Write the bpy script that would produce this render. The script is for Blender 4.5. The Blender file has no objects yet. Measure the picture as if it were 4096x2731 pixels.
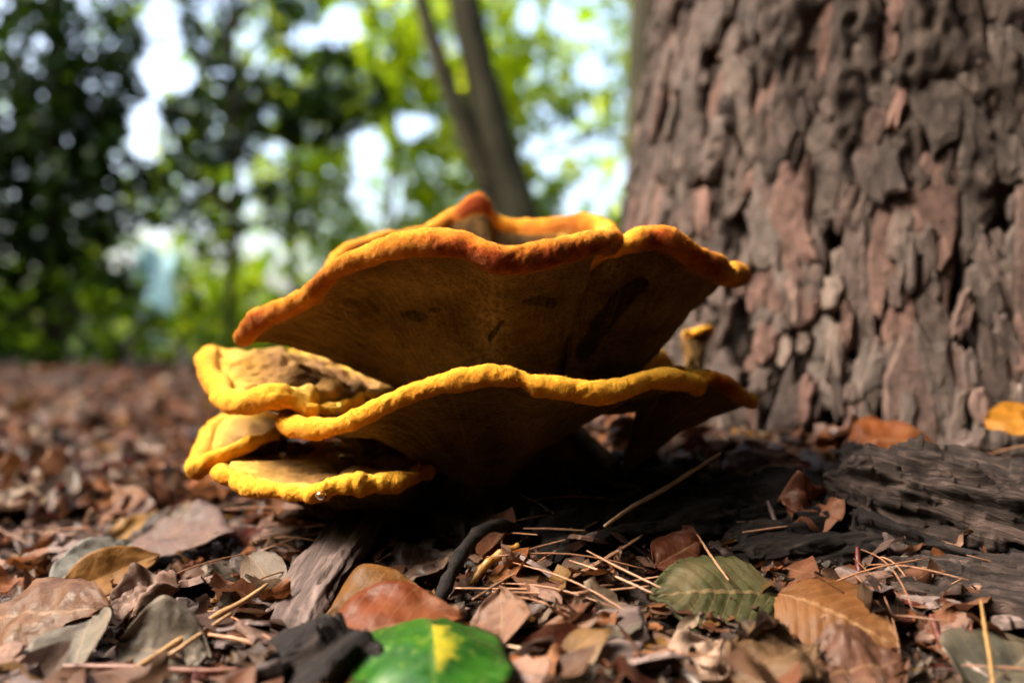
import bpy, math, random
import numpy as np
from mathutils import Vector, Matrix, Quaternion

# ------------------------------------------------------------------ camera, sky, sun, exposure
SC = bpy.context.scene
COL = SC.collection
CAM_Z = 0.128
K2 = 1.2 / 2352.0          # photo pixels (2352 wide reading) -> tangent
K4 = 1.2 / 4096.0          # photo pixels (4096 wide)
cam = bpy.data.cameras.new('camera')
cam.sensor_width = 36.0
cam.lens = 30.0
cam.clip_start = 0.02
cam.clip_end = 500.0
cam.dof.use_dof = True
cam.dof.focus_distance = 0.362
cam.dof.aperture_fstop = 3.9
camo = bpy.data.objects.new('camera', cam)
COL.objects.link(camo)
camo.location = (0, 0, CAM_Z)
camo.rotation_euler = (math.radians(90), 0, 0)
SC.camera = camo

SUN_EL, SUN_AZ = math.radians(47), math.radians(-102)      # azimuth from +Y, negative = towards -X, a little behind the camera
w = bpy.data.worlds.new('World')
SC.world = w
w.use_nodes = True
nt = w.node_tree
nt.nodes.clear()
sky = nt.nodes.new('ShaderNodeTexSky')
sky.sky_type = 'NISHITA'
sky.sun_disc = False
sky.sun_elevation = SUN_EL
sky.sun_rotation = SUN_AZ
sky.air_density = 1.0
sky.dust_density = 7.0
sky.ozone_density = 1.0
bg = nt.nodes.new('ShaderNodeBackground')
bg.inputs['Strength'].default_value = 0.15
out = nt.nodes.new('ShaderNodeOutputWorld')
nt.links.new(sky.outputs[0], bg.inputs[0])
nt.links.new(bg.outputs[0], out.inputs[0])

sun = bpy.data.lights.new('sun', 'SUN')
sun.energy = 1.5
sun.angle = math.radians(24)
sun.color = (1.0, 0.90, 0.75)
suno = bpy.data.objects.new('sun', sun)
COL.objects.link(suno)
sd = Vector((math.sin(SUN_AZ) * math.cos(SUN_EL), math.cos(SUN_AZ) * math.cos(SUN_EL), math.sin(SUN_EL)))
suno.rotation_euler = (-sd).to_track_quat('-Z', 'Y').to_euler()
suno.location = (-3, -1, 4)

SC.view_settings.view_transform = 'Standard'
SC.view_settings.look = 'None'
SC.view_settings.exposure = 2.42
SC.view_settings.gamma = 1.0
SC.view_settings.use_curve_mapping = False
SC.render.engine = 'CYCLES'
SC.cycles.use_denoising = True
SC.cycles.max_bounces = 6
SC.cycles.diffuse_bounces = 3
SC.cycles.transmission_bounces = 4
SC.cycles.sample_clamp_indirect = 4.0
SC.cycles.caustics_reflective = False
SC.cycles.caustics_refractive = False

RNG = np.random.default_rng(11)
random.seed(11)

# ------------------------------------------------------------------ noise
_tab = np.random.default_rng(5).normal(size=(1024, 3))
_tab /= np.linalg.norm(_tab, axis=1)[:, None]


def pn(p, scale=1.0, seed=0):
    """gradient noise, about -0.8..0.8"""
    p = np.asarray(p, float) / scale
    i = np.floor(p).astype(np.int64)
    f = p - i
    s = f * f * f * (f * (f * 6 - 15) + 10)
    r = np.zeros(len(p))
    for dx in (0, 1):
        for dy in (0, 1):
            for dz in (0, 1):
                h = ((i[:, 0] + dx) * 73856093) ^ ((i[:, 1] + dy) * 19349663) ^ ((i[:, 2] + dz) * 83492791) ^ (seed * 2654435 + 977)
                h = (h ^ (h >> 13)) * 1274126177
                h = (h ^ (h >> 11)) & 1023
                g = _tab[h]
                v = g[:, 0] * (f[:, 0] - dx) + g[:, 1] * (f[:, 1] - dy) + g[:, 2] * (f[:, 2] - dz)
                wgt = (s[:, 0] if dx else 1 - s[:, 0]) * (s[:, 1] if dy else 1 - s[:, 1]) * (s[:, 2] if dz else 1 - s[:, 2])
                r += v * wgt
    return r * 1.6


def fbm(p, scale, seed=0, oct=4, gain=0.5):
    r, a = 0, 1.0
    for k in range(oct):
        r = r + a * pn(p, scale / 2 ** k, seed + 17 * k)
        a *= gain
    return r


# ------------------------------------------------------------------ pixel -> point
TREE = np.array([0.385, 0.82])


def ground(x, y):
    x = np.asarray(x, float)
    y = np.asarray(y, float)
    z = 0.036 * np.exp(-((x - 0.02) ** 2 + (y - 0.46) ** 2) / 0.16 ** 2)
    dt = np.clip(np.hypot(x - TREE[0], y - TREE[1]) - 0.28, 0, None)
    z = z + 0.056 * np.exp(-(dt / 0.17) ** 2)
    z = np.minimum(z, 0.058 + 0.3 * (z - 0.058))
    far = np.clip((np.hypot(x, y) - 0.9) / 2.0, 0, 1)
    pp = np.stack([x.ravel(), y.ravel(), np.zeros(x.size)], 1)
    n = (pn(pp, 0.16, 3) * 0.006).reshape(x.shape)
    n2 = (pn(pp, 0.9, 4) * 0.05).reshape(x.shape)
    return z + n + n2 * far


def g1(x, y):
    return float(ground(np.array([x]), np.array([y]))[0])


def P2(px, py, d):
    return Vector(((px - 1176) * K2 * d, d, CAM_Z - (py - 784) * K2 * d))


def P4(px, py, d):
    return Vector(((px - 2048) * K4 * d, d, CAM_Z - (py - 1365.5) * K4 * d))


def hit(px, py, lift=0.006):
    """where the sight line of a photo pixel meets the ground (plus lift)"""
    d = np.geomspace(0.14, 12, 700)
    x = (px - 1176) * K2 * d
    z = CAM_Z - (py - 784) * K2 * d
    below = np.nonzero(z <= ground(x, d) + lift)[0]
    k = below[0] if len(below) else len(d) - 1
    return P2(px, py, float(d[k]))


def PF(px, py, d):
    """a photo pixel with its depth relative to the other points of the same thing; see rest()"""
    return (px, py, d)


def rest(pts, lift=0.004):
    """points of one thing: its lowest pixel is put on the ground, the others keep their depth relative to it"""
    raw = [p for p in pts if isinstance(p, tuple)]
    if not raw: return [Vector(p) for p in pts], 1.0
    low = max(raw, key=lambda p: p[1])
    k = hit(low[0], min(low[1], 1590), lift).y / low[2]
    return [P2(p[0], p[1], p[2] * k) if isinstance(p, tuple) else Vector(p) for p in pts], k


# ------------------------------------------------------------------ object helpers
def tag(o, label=None, cat=None, group=None, kind=None):
    if label: o['label'] = label
    if cat: o['category'] = cat
    if group: o['group'] = group
    if kind: o['kind'] = kind
    return o


def mesh(name, verts, faces, smooth=True, attrs=None, uv=None):
    me = bpy.data.meshes.new(name)
    v = np.asarray(verts, float)
    if isinstance(faces, np.ndarray):
        n, k = faces.shape
        me.vertices.add(len(v))
        me.vertices.foreach_set('co', v.astype(np.float32).ravel())
        me.loops.add(n * k)
        me.loops.foreach_set('vertex_index', faces.astype(np.int32).ravel())
        me.polygons.add(n)
        me.polygons.foreach_set('loop_start', np.arange(0, n * k, k, dtype=np.int32))
        me.update(calc_edges=True)
    else:
        me.from_pydata([tuple(a) for a in v], [], [tuple(int(i) for i in f) for f in faces])
    if smooth:
        me.polygons.foreach_set('use_smooth', np.ones(len(me.polygons), bool))
    for k, a in (attrs or {}).items():
        a = np.asarray(a, np.float32)
        if a.ndim == 1:
            at = me.attributes.new(k, 'FLOAT', 'POINT')
            at.data.foreach_set('value', a)
        else:
            at = me.attributes.new(k, 'FLOAT_COLOR', 'POINT')
            if a.shape[1] == 3:
                a = np.concatenate([a, np.ones((len(a), 1), np.float32)], 1)
            at.data.foreach_set('color', a.ravel())
    me.update()
    return me


def obj(name, me, mat=None, parent=None, loc=None):
    o = bpy.data.objects.new(name, me)
    COL.objects.link(o)
    if mat is not None and not me.materials:
        me.materials.append(mat)
    if parent is not None:
        o.parent = parent
    if loc is not None:
        o.location = loc
    return o


def empty(name, loc):
    o = bpy.data.objects.new(name, None)
    COL.objects.link(o)
    o.location = loc
    o.empty_display_size = 0.02
    return o


def gridfaces(nr, nc, close=True, off=0):
    """nr rows x nc columns; columns closed or not"""
    r = np.arange(nr - 1)
    c = np.arange(nc if close else nc - 1)
    R, C = np.meshgrid(r, c, indexing='ij')
    C2 = (C + 1) % nc
    f = np.stack([R * nc + C, R * nc + C2, (R + 1) * nc + C2, (R + 1) * nc + C], -1).reshape(-1, 4)
    return f + off


def catmull(pts, n, closed=True):
    pts = np.asarray(pts, float)
    m = len(pts)
    segs = m if closed else m - 1
    dense = []
    for i in range(segs):
        if closed:
            a, b, c, d = pts[(i - 1) % m], pts[i], pts[(i + 1) % m], pts[(i + 2) % m]
        else:
            a, b, c, d = pts[max(i - 1, 0)], pts[i], pts[i + 1], pts[min(i + 2, m - 1)]
        t = np.linspace(0, 1, 24, endpoint=False)[:, None]
        t1 = np.linalg.norm(b[:3] - a[:3]) ** .5 + 1e-6
        t2 = np.linalg.norm(c[:3] - b[:3]) ** .5 + 1e-6
        t3 = np.linalg.norm(d[:3] - c[:3]) ** .5 + 1e-6
        mb = (c - b) if (np.allclose(a, b)) else t2 * ((b - a) / t1 - (c - a) / (t1 + t2) + (c - b) / t2)
        mc = (c - b) if (np.allclose(c, d)) else t2 * ((c - b) / t2 - (d - b) / (t2 + t3) + (d - c) / t3)
        h = (2 * t ** 3 - 3 * t ** 2 + 1) * b + (t ** 3 - 2 * t ** 2 + t) * mb + (-2 * t ** 3 + 3 * t ** 2) * c + (t ** 3 - t ** 2) * mc
        dense.append(h)
    D = np.concatenate(dense + ([pts[:1]] if closed else [pts[-1:]]))
    s = np.concatenate([[0], np.cumsum(np.linalg.norm(np.diff(D[:, :3], axis=0), axis=1))])
    q = np.linspace(0, s[-1], n, endpoint=not closed)
    return np.stack([np.interp(q, s, D[:, k]) for k in range(D.shape[1])], 1)


def tube(pts, radii, n=8, seed=0, rough=0.0, flat=1.0):
    """tapered tube along pts (m,3)"""
    pts = np.asarray(pts, float)
    m = len(pts)
    T = np.gradient(pts, axis=0)
    T /= np.linalg.norm(T, axis=1)[:, None] + 1e-12
    ref = np.array([0.13, 0.21, 1.0]) if abs(T[0][2]) < 0.85 else np.array([1.0, 0.2, 0.1])
    A = np.cross(T, ref)
    A /= np.linalg.norm(A, axis=1)[:, None]
    B = np.cross(A, T)
    th = np.linspace(0, 2 * np.pi, n, endpoint=False)
    radii = np.broadcast_to(np.asarray(radii, float), (m,))
    V = pts[:, None] + radii[:, None, None] * (np.cos(th)[None, :, None] * A[:, None] + flat * np.sin(th)[None, :, None] * B[:, None])
    V = V.reshape(-1, 3)
    if rough:
        nrm = V - np.repeat(pts, n, 0)
        V = V + nrm * (fbm(V, np.mean(radii) * 2.2, seed, 3) * rough)[:, None]
    F = [tuple(f) for f in gridfaces(m, n)]
    F.append(tuple(range(n - 1, -1, -1)))
    F.append(tuple(range((m - 1) * n, m * n)))
    return V, F


# ------------------------------------------------------------------ material helpers
class M:
    def __init__(self, name):
        self.m = bpy.data.materials.new(name)
        self.m.use_nodes = True
        self.t = self.m.node_tree
        self.b = self.t.nodes['Principled BSDF']
        self.o = self.t.nodes['Material Output']

    def n(self, typ, **kw):
        nd = self.t.nodes.new('ShaderNode' + typ)
        for k, v in kw.items():
            if hasattr(nd, k) and not k[0].isupper():
                setattr(nd, k, v)
            else:
                key = int(k[1:]) if k[0] == '_' else k.replace('__', ' ')
                if hasattr(v, 'is_output') or isinstance(v, bpy.types.NodeSocket):
                    self.t.links.new(v, nd.inputs[key])
                else:
                    nd.inputs[key].default_value = v
        return nd

    def link(self, a, b):
        self.t.links.new(a, b)

    def math(self, op, a, b=None, clamp=False):
        nd = self.t.nodes.new('ShaderNodeMath')
        nd.operation = op
        nd.use_clamp = clamp
        for i, v in enumerate((a, b)):
            if v is None: continue
            if isinstance(v, bpy.types.NodeSocket): self.t.links.new(v, nd.inputs[i])
            else: nd.inputs[i].default_value = v
        return nd.outputs[0]

    def mix(self, fac, a, b, blend='MIX'):
        nd = self.t.nodes.new('ShaderNodeMix')
        nd.data_type = 'RGBA'
        nd.blend_type = blend
        for s, v in ((nd.inputs['Factor'], fac), (nd.inputs['A'], a), (nd.inputs['B'], b)):
            pass
        ins = [i for i in nd.inputs if i.enabled]
        f, A, B = ins[0], ins[1], ins[2]
        for s, v in ((f, fac), (A, a), (B, b)):
            if isinstance(v, bpy.types.NodeSocket): self.t.links.new(v, s)
            else: s.default_value = (tuple(v) + (1,)) if isinstance(v, (tuple, list)) and len(v) == 3 else v
        return [o for o in nd.outputs if o.enabled][0]

    def ramp(self, fac, stops, interp='LINEAR'):
        nd = self.t.nodes.new('ShaderNodeValToRGB')
        nd.color_ramp.interpolation = interp
        el = nd.color_ramp.elements
        while len(el) < len(stops): el.new(0.5)
        for e, (p, c) in zip(el, stops):
            e.position = p
            e.color = tuple(c) + (1,) if not isinstance(c, (int, float)) else (c, c, c, 1)
        self.link(fac, nd.inputs[0])
        return nd.outputs[0]

    def noise(self, scale, detail=4, rough=0.55, vec=None, dist=0.0):
        nd = self.n('TexNoise', Scale=scale, Detail=detail, Roughness=rough, Distortion=dist)
        if vec is not None: self.link(vec, nd.inputs['Vector'])
        return nd.outputs['Fac']

    def coord(self, which='Object'):
        return self.n('TexCoord').outputs[which]

    def attr(self, name, outp='Fac'):
        a = self.n('Attribute')
        a.attribute_name = name
        return a.outputs[outp]

    def bump(self, h, strength=0.5, dist=0.001, normal=None):
        nd = self.n('Bump', Strength=strength, Distance=dist)
        self.link(h, nd.inputs['Height'])
        if normal is not None: self.link(normal, nd.inputs['Normal'])
        self.link(nd.outputs[0], self.b.inputs['Normal'])
        return nd.outputs[0]


# ---- soil
def mat_soil():
    m = M('forest_soil')
    co = m.coord()
    n1 = m.noise(70, 6, 0.65, co)
    n2 = m.noise(9, 4, 0.6, co)
    c = m.ramp(n1, [(0.3, (0.012, 0.008, 0.006)), (0.55, (0.045, 0.026, 0.018)), (0.75, (0.10, 0.06, 0.042))])
    c2 = m.mix(m.math('MULTIPLY', n2, 0.6), c, (0.05, 0.027, 0.018))
    m.link(c2, m.b.inputs['Base Color'])
    m.b.inputs['Roughness'].default_value = 0.85
    m.bump(m.noise(260, 6, 0.7, co), 0.8, 0.004)
    return m.m


# ---- dry leaf: colour from the object (or from attribute Col), veins from attributes s, v
def mat_leaf(name, from_attr=False, rough=0.5, vein=0.5, patch=None, trans=0.25, mott=1.0):
    m = M(name)
    co = m.coord()
    if from_attr:
        base = m.attr('Col', 'Color')
    else:
        base = m.n('ObjectInfo').outputs['Color']
    s, v = m.attr('s'), m.attr('v')
    av = m.math('ABSOLUTE', v)
    ph = m.math('SUBTRACT', m.math('MULTIPLY', s, 9.0), m.math('MULTIPLY', av, 2.3))
    saw = m.math('ABSOLUTE', m.math('SUBTRACT', m.math('FRACT', ph), 0.5))
    lat = m.math('LESS_THAN', m.math('ADD', saw, 0.0), 0.045)
    mid = m.math('LESS_THAN', av, 0.035)
    veins = m.math('MAXIMUM', m.math('MULTIPLY', lat, 0.55), mid)
    n1 = m.noise(90, 5, 0.6, co)
    n2 = m.noise(420, 3, 0.6, co)
    dark = m.mix(m.ramp(n1, [(0.3, 1.0), (0.62, 0.0)]), base, m.mix(0.62, base, (0.012, 0.006, 0.004)))
    dark = m.mix(mott * 0.9, base, dark)
    spk = m.mix(m.ramp(n2, [(0.66, 0.0), (0.72, 0.7)]), dark, (0.015, 0.008, 0.005))
    light = m.mix(m.ramp(m.noise(38, 3, 0.5, co), [(0.5, 0.0), (0.75, 0.5)]), spk, m.mix(0.5, base, (0.42, 0.27, 0.16)))
    col = m.mix(m.math('MULTIPLY', veins, vein), light, m.mix(0.5, base, (0.45, 0.28, 0.14)))
    if patch:
        col = patch(m, col, s, v, co, veins)
    m.link(col, m.b.inputs['Base Color'])
    m.link(m.ramp(n1, [(0.3, rough - 0.14), (0.7, rough + 0.2)]), m.b.inputs['Roughness'])
    m.b.inputs['Specular IOR Level'].default_value = 0.3
    h = m.math('ADD', m.math('MULTIPLY', n2, 0.8), m.math('MULTIPLY', veins, -0.8))
    m.bump(h, 0.7, 0.0008)
    if trans:
        tr = m.n('BsdfTranslucent')
        m.link(col, tr.inputs['Color'])
        mx = m.n('MixShader', Fac=trans)
        m.link(m.b.outputs[0], mx.inputs[1])
        m.link(tr.outputs[0], mx.inputs[2])
        m.link(mx.outputs[0], m.o.inputs['Surface'])
    return m.m


def mat_foliage(name, trans=0.68):
    m = M(name)
    base = m.attr('Col', 'Color')
    m.link(base, m.b.inputs['Base Color'])
    m.b.inputs['Roughness'].default_value = 0.5
    m.b.inputs['Specular IOR Level'].default_value = 0.12
    tr = m.n('BsdfTranslucent')
    m.link(m.mix(1.0, base, (1.7, 1.6, 0.5), 'MULTIPLY'), tr.inputs['Color'])
    mx = m.n('MixShader', Fac=trans)
    m.link(m.b.outputs[0], mx.inputs[1])
    m.link(tr.outputs[0], mx.inputs[2])
    m.link(mx.outputs[0], m.o.inputs['Surface'])
    return m.m


def mat_bark(name, c0, c1, c2, scale=60, from_obj=False, from_attr=False, rough=0.85, stretch=(1, 1, 0.25), bump=0.8, bdist=0.002, spec=0.3):
    m = M(name)
    co = m.coord()
    mp = m.n('Mapping', Scale=stretch)
    m.link(co, mp.inputs['Vector'])
    n1 = m.noise(scale, 7, 0.65, mp.outputs[0], 0.4)
    n2 = m.noise(scale * 0.22, 3, 0.5, co)
    c = m.ramp(n1, [(0.3, c0), (0.52, c1), (0.72, c2)])
    if from_obj:
        oc = m.attr('Col', 'Color') if from_attr else m.n('ObjectInfo').outputs['Color']
        c = m.mix(0.75, c, m.mix(1.0, oc, m.ramp(n1, [(0.28, 0.25), (0.55, 1.0), (0.75, 1.35)]), 'MULTIPLY'))
    c = m.mix(m.math('MULTIPLY', n2, 0.5), c, m.mix(0.5, c, c0))
    m.link(c, m.b.inputs['Base Color'])
    m.b.inputs['Roughness'].default_value = rough
    m.b.inputs['Specular IOR Level'].default_value = spec
    m.bump(n1, bump, bdist)
    return m.m


def mat_plain(name, c, rough=0.6, var=0.35, scale=200, spec=0.4, from_obj=False):
    m = M(name)
    co = m.coord()
    n = m.noise(scale, 4, 0.6, co)
    base = m.n('ObjectInfo').outputs['Color'] if from_obj else None
    a = tuple(x * (1 - var) for x in c)
    b = tuple(min(1, x * (1 + var)) for x in c)
    cc = m.ramp(n, [(0.3, a), (0.7, b)])
    if from_obj:
        cc = m.mix(1.0, base, m.ramp(n, [(0.3, 1 - var), (0.7, 1.0)]), 'MULTIPLY')
    m.link(cc, m.b.inputs['Base Color'])
    m.b.inputs['Roughness'].default_value = rough
    m.b.inputs['Specular IOR Level'].default_value = spec
    m.bump(n, 0.4, 0.0004)
    return m.m


# ---- fungus
def mat_fungus():
    m = M('fungus_velvet')
    co = m.coord()
    u, red, stain, pale = m.attr('u'), m.attr('red'), m.attr('stain'), m.attr('pale')
    nA = m.noise(110, 5, 0.6, co)
    nB = m.noise(420, 4, 0.6, co)
    nC = m.noise(34, 4, 0.6, co)
    onrim = m.ramp(m.math('DIVIDE', m.math('ADD', u, 1.0), 3.0), [(0.325, 0.0), (0.36, 1.0), (0.66, 1.0), (0.70, 0.25)])
    uu = m.math('ADD', u, m.math('MULTIPLY', m.math('MULTIPLY', m.math('SUBTRACT', nA, 0.5), 0.34), onrim))
    f = m.math('DIVIDE', m.math('ADD', uu, 1.0), 3.0)
    # u: -1..0 pores below, 0..1 swollen rim from its lower to its upper side, 1..2 upper face
    rY = m.ramp(f, [(0.0, (0.022, 0.012, 0.005)), (0.22, (0.044, 0.022, 0.008)), (0.325, (0.065, 0.028, 0.007)),
                    (0.345, (0.44, 0.15, 0.012)), (0.44, (0.72, 0.27, 0.018)), (0.56, (0.88, 0.46, 0.035)),
                    (0.68, (0.92, 0.60, 0.11)), (0.715, (0.56, 0.32, 0.07)), (0.77, (0.36, 0.20, 0.065)), (1.0, (0.19, 0.10, 0.045))])
    rR = m.ramp(f, [(0.0, (0.022, 0.012, 0.005)), (0.22, (0.044, 0.022, 0.008)), (0.322, (0.065, 0.028, 0.007)),
                    (0.342, (0.34, 0.115, 0.010)), (0.378, (0.20, 0.026, 0.003)), (0.46, (0.15, 0.012, 0.002)), (0.51, (0.32, 0.050, 0.005)),
                    (0.55, (0.66, 0.21, 0.016)), (0.63, (0.84, 0.40, 0.04)), (0.68, (0.80, 0.42, 0.05)), (0.70, (0.25, 0.12, 0.02)), (0.75, (0.10, 0.05, 0.013)), (1.0, (0.08, 0.042, 0.012))])
    rr = m.math('ADD', red, m.math('MULTIPLY', m.math('SUBTRACT', nC, 0.5), 1.3), clamp=True)
    c = m.mix(rr, rY, rR)
    under = m.ramp(u, [(0.0, 1.0), (1.0, 1.0)])
    isun = m.math('LESS_THAN', u, 0.02)
    vor = m.n('TexVoronoi', Scale=700.0)
    m.link(co, vor.inputs['Vector'])
    pore = m.ramp(vor.outputs['Distance'], [(0.15, 0.0), (0.5, 1.0)])
    c = m.mix(m.math('MULTIPLY', isun, m.math('MULTIPLY', m.math('MULTIPLY', pore, 0.9), m.ramp(nC, [(0.4, 0.1), (0.62, 1.0)]))), c, m.mix(0.4, c, (0.36, 0.22, 0.08)))
    c = m.mix(m.math('MULTIPLY', isun, m.ramp(m.noise(60, 6, 0.7, co, 0.5), [(0.3, 0.6), (0.65, 0.0)])), c, (0.028, 0.015, 0.006))
    c = m.mix(m.math('MULTIPLY', pale, m.ramp(nB, [(0.35, 0.1), (0.6, 0.7)])), c, (0.27, 0.19, 0.10))
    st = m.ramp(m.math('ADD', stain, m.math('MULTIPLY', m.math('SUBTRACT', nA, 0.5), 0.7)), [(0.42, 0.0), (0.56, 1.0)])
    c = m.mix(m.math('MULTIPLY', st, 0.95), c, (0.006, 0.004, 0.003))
    # blotches on the upper faces
    istop = m.ramp(f, [(0.70, 0.0), (0.78, 1.0)])
    blot = m.ramp(m.noise(52, 5, 0.7, co, 0.6), [(0.46, 0.0), (0.62, 0.8)])
    c = m.mix(m.math('MULTIPLY', istop, blot), c, (0.14, 0.065, 0.035))
    c = m.mix(m.math('MULTIPLY', istop, m.ramp(m.noise(75, 4, 0.6, co, 0.3), [(0.52, 0.0), (0.68, 0.8)])), c, (0.52, 0.29, 0.10))
    c = m.mix(m.ramp(nB, [(0.3, 0.35), (0.6, 0.0)]), c, m.mix(0.5, c, (0.06, 0.02, 0.004)))
    m.link(c, m.b.inputs['Base Color'])
    m.b.inputs['Roughness'].default_value = 0.9
    m.b.inputs['Specular IOR Level'].default_value = 0.12
    m.b.inputs['Sheen Weight'].default_value = 0.25
    m.b.inputs['Sheen Roughness'].default_value = 0.5
    m.b.inputs['Sheen Tint'].default_value = (1.0, 0.65, 0.2, 1)
    h = m.math('ADD', m.math('MULTIPLY', m.noise(1500, 3, 0.7, co), 0.7), m.math('ADD', nB, m.math('MULTIPLY', m.math('MULTIPLY', isun, pore), -0.5)))
    m.bump(h, 0.8, 0.0011)
    return m.m


MAT = dict(
    soil=mat_soil(),
    leaf=mat_leaf('dry_leaf_tissue'),
    leaf_far=mat_leaf('dry_leaf_litter', True),
    foliage=mat_foliage('living_leaf'),
    foliage_dark=mat_foliage('evergreen_leaf', 0.25),
    fungus=mat_fungus(),
    trunk=mat_bark('pine_fissure', (0.008, 0.006, 0.005), (0.045, 0.030, 0.024), (0.12, 0.083, 0.068), 90, bump=1.0, bdist=0.005),
    plate=mat_bark('pine_bark_plate', (0.025, 0.017, 0.014), (0.12, 0.083, 0.07), (0.26, 0.185, 0.157), 85, True, bump=1.0, bdist=0.005),
    scale=mat_bark('pine_bark_scale', (0.025, 0.017, 0.014), (0.12, 0.083, 0.07), (0.26, 0.185, 0.157), 85, True, True, bump=1.0, bdist=0.005),
    stem=mat_bark('smooth_bark', (0.014, 0.014, 0.007), (0.038, 0.034, 0.016), (0.07, 0.06, 0.03), 14),
    slab=mat_bark('old_bark_slab', (0.016, 0.010, 0.009), (0.105, 0.070, 0.062), (0.26, 0.185, 0.165), 130, False, False, 0.75, (0.16, 1.0, 1.0), 1.0, 0.0025, 0.35),
    log=mat_bark('dark_bark_slab', (0.006, 0.004, 0.003), (0.040, 0.026, 0.021), (0.15, 0.10, 0.085), 210, False, False, 0.75, (0.2, 1.0, 1.0), 1.0, 0.006, 0.3),
    rot=mat_bark('blackened_wood', (0.004, 0.003, 0.003), (0.013, 0.009, 0.008), (0.05, 0.036, 0.03), 170, False, False, 0.8, (0.16, 1, 1), 1.0, 0.0025, 0.25),
    flake=mat_bark('bark_flake', (0.03, 0.02, 0.017), (0.15, 0.10, 0.09), (0.28, 0.2, 0.18), 220, True, False, 0.7, (1, 1, 1), 0.8, 0.0008, 0.45),
    needle=mat_plain('pine_needle', (0.4, 0.2, 0.1), 0.45, 0.35, 300, 0.5, True),
)

# ------------------------------------------------------------------ ground
def build_ground():
    ax = np.concatenate([np.linspace(0, 0.9, 110), np.geomspace(0.91, 90, 60)])
    xs = np.concatenate([-ax[:0:-1], ax])
    ys = np.concatenate([-np.geomspace(90, 0.06, 40), np.linspace(-0.05, 1.2, 130), np.geomspace(1.21, 120, 70)])
    X, Y = np.meshgrid(xs, ys)
    Z = ground(X, Y)
    pp = np.stack([X.ravel(), Y.ravel(), np.zeros(X.size)], 1)
    near = np.exp(-np.hypot(X, Y) / 2.0).ravel()
    dz = fbm(pp, 0.05, 9, 3) * 0.004 * near
    V = np.stack([X.ravel(), Y.ravel(), Z.ravel() + dz], 1)
    F = gridfaces(len(ys), len(xs), False)
    o = obj('ground', mesh('ground', V, F), MAT['soil'])
    tag(o, 'dark brown forest soil under the leaf litter', 'ground', kind='structure')


build_ground()

# ------------------------------------------------------------------ the fungus
FB = Vector((0.0, 0.445, g1(0.0, 0.445)))
fungus = empty('bracket_fungus', FB)
tag(fungus, 'tiered velvety orange and yellow bracket fungus with brown underside at the pine foot', 'fungus')


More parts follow.
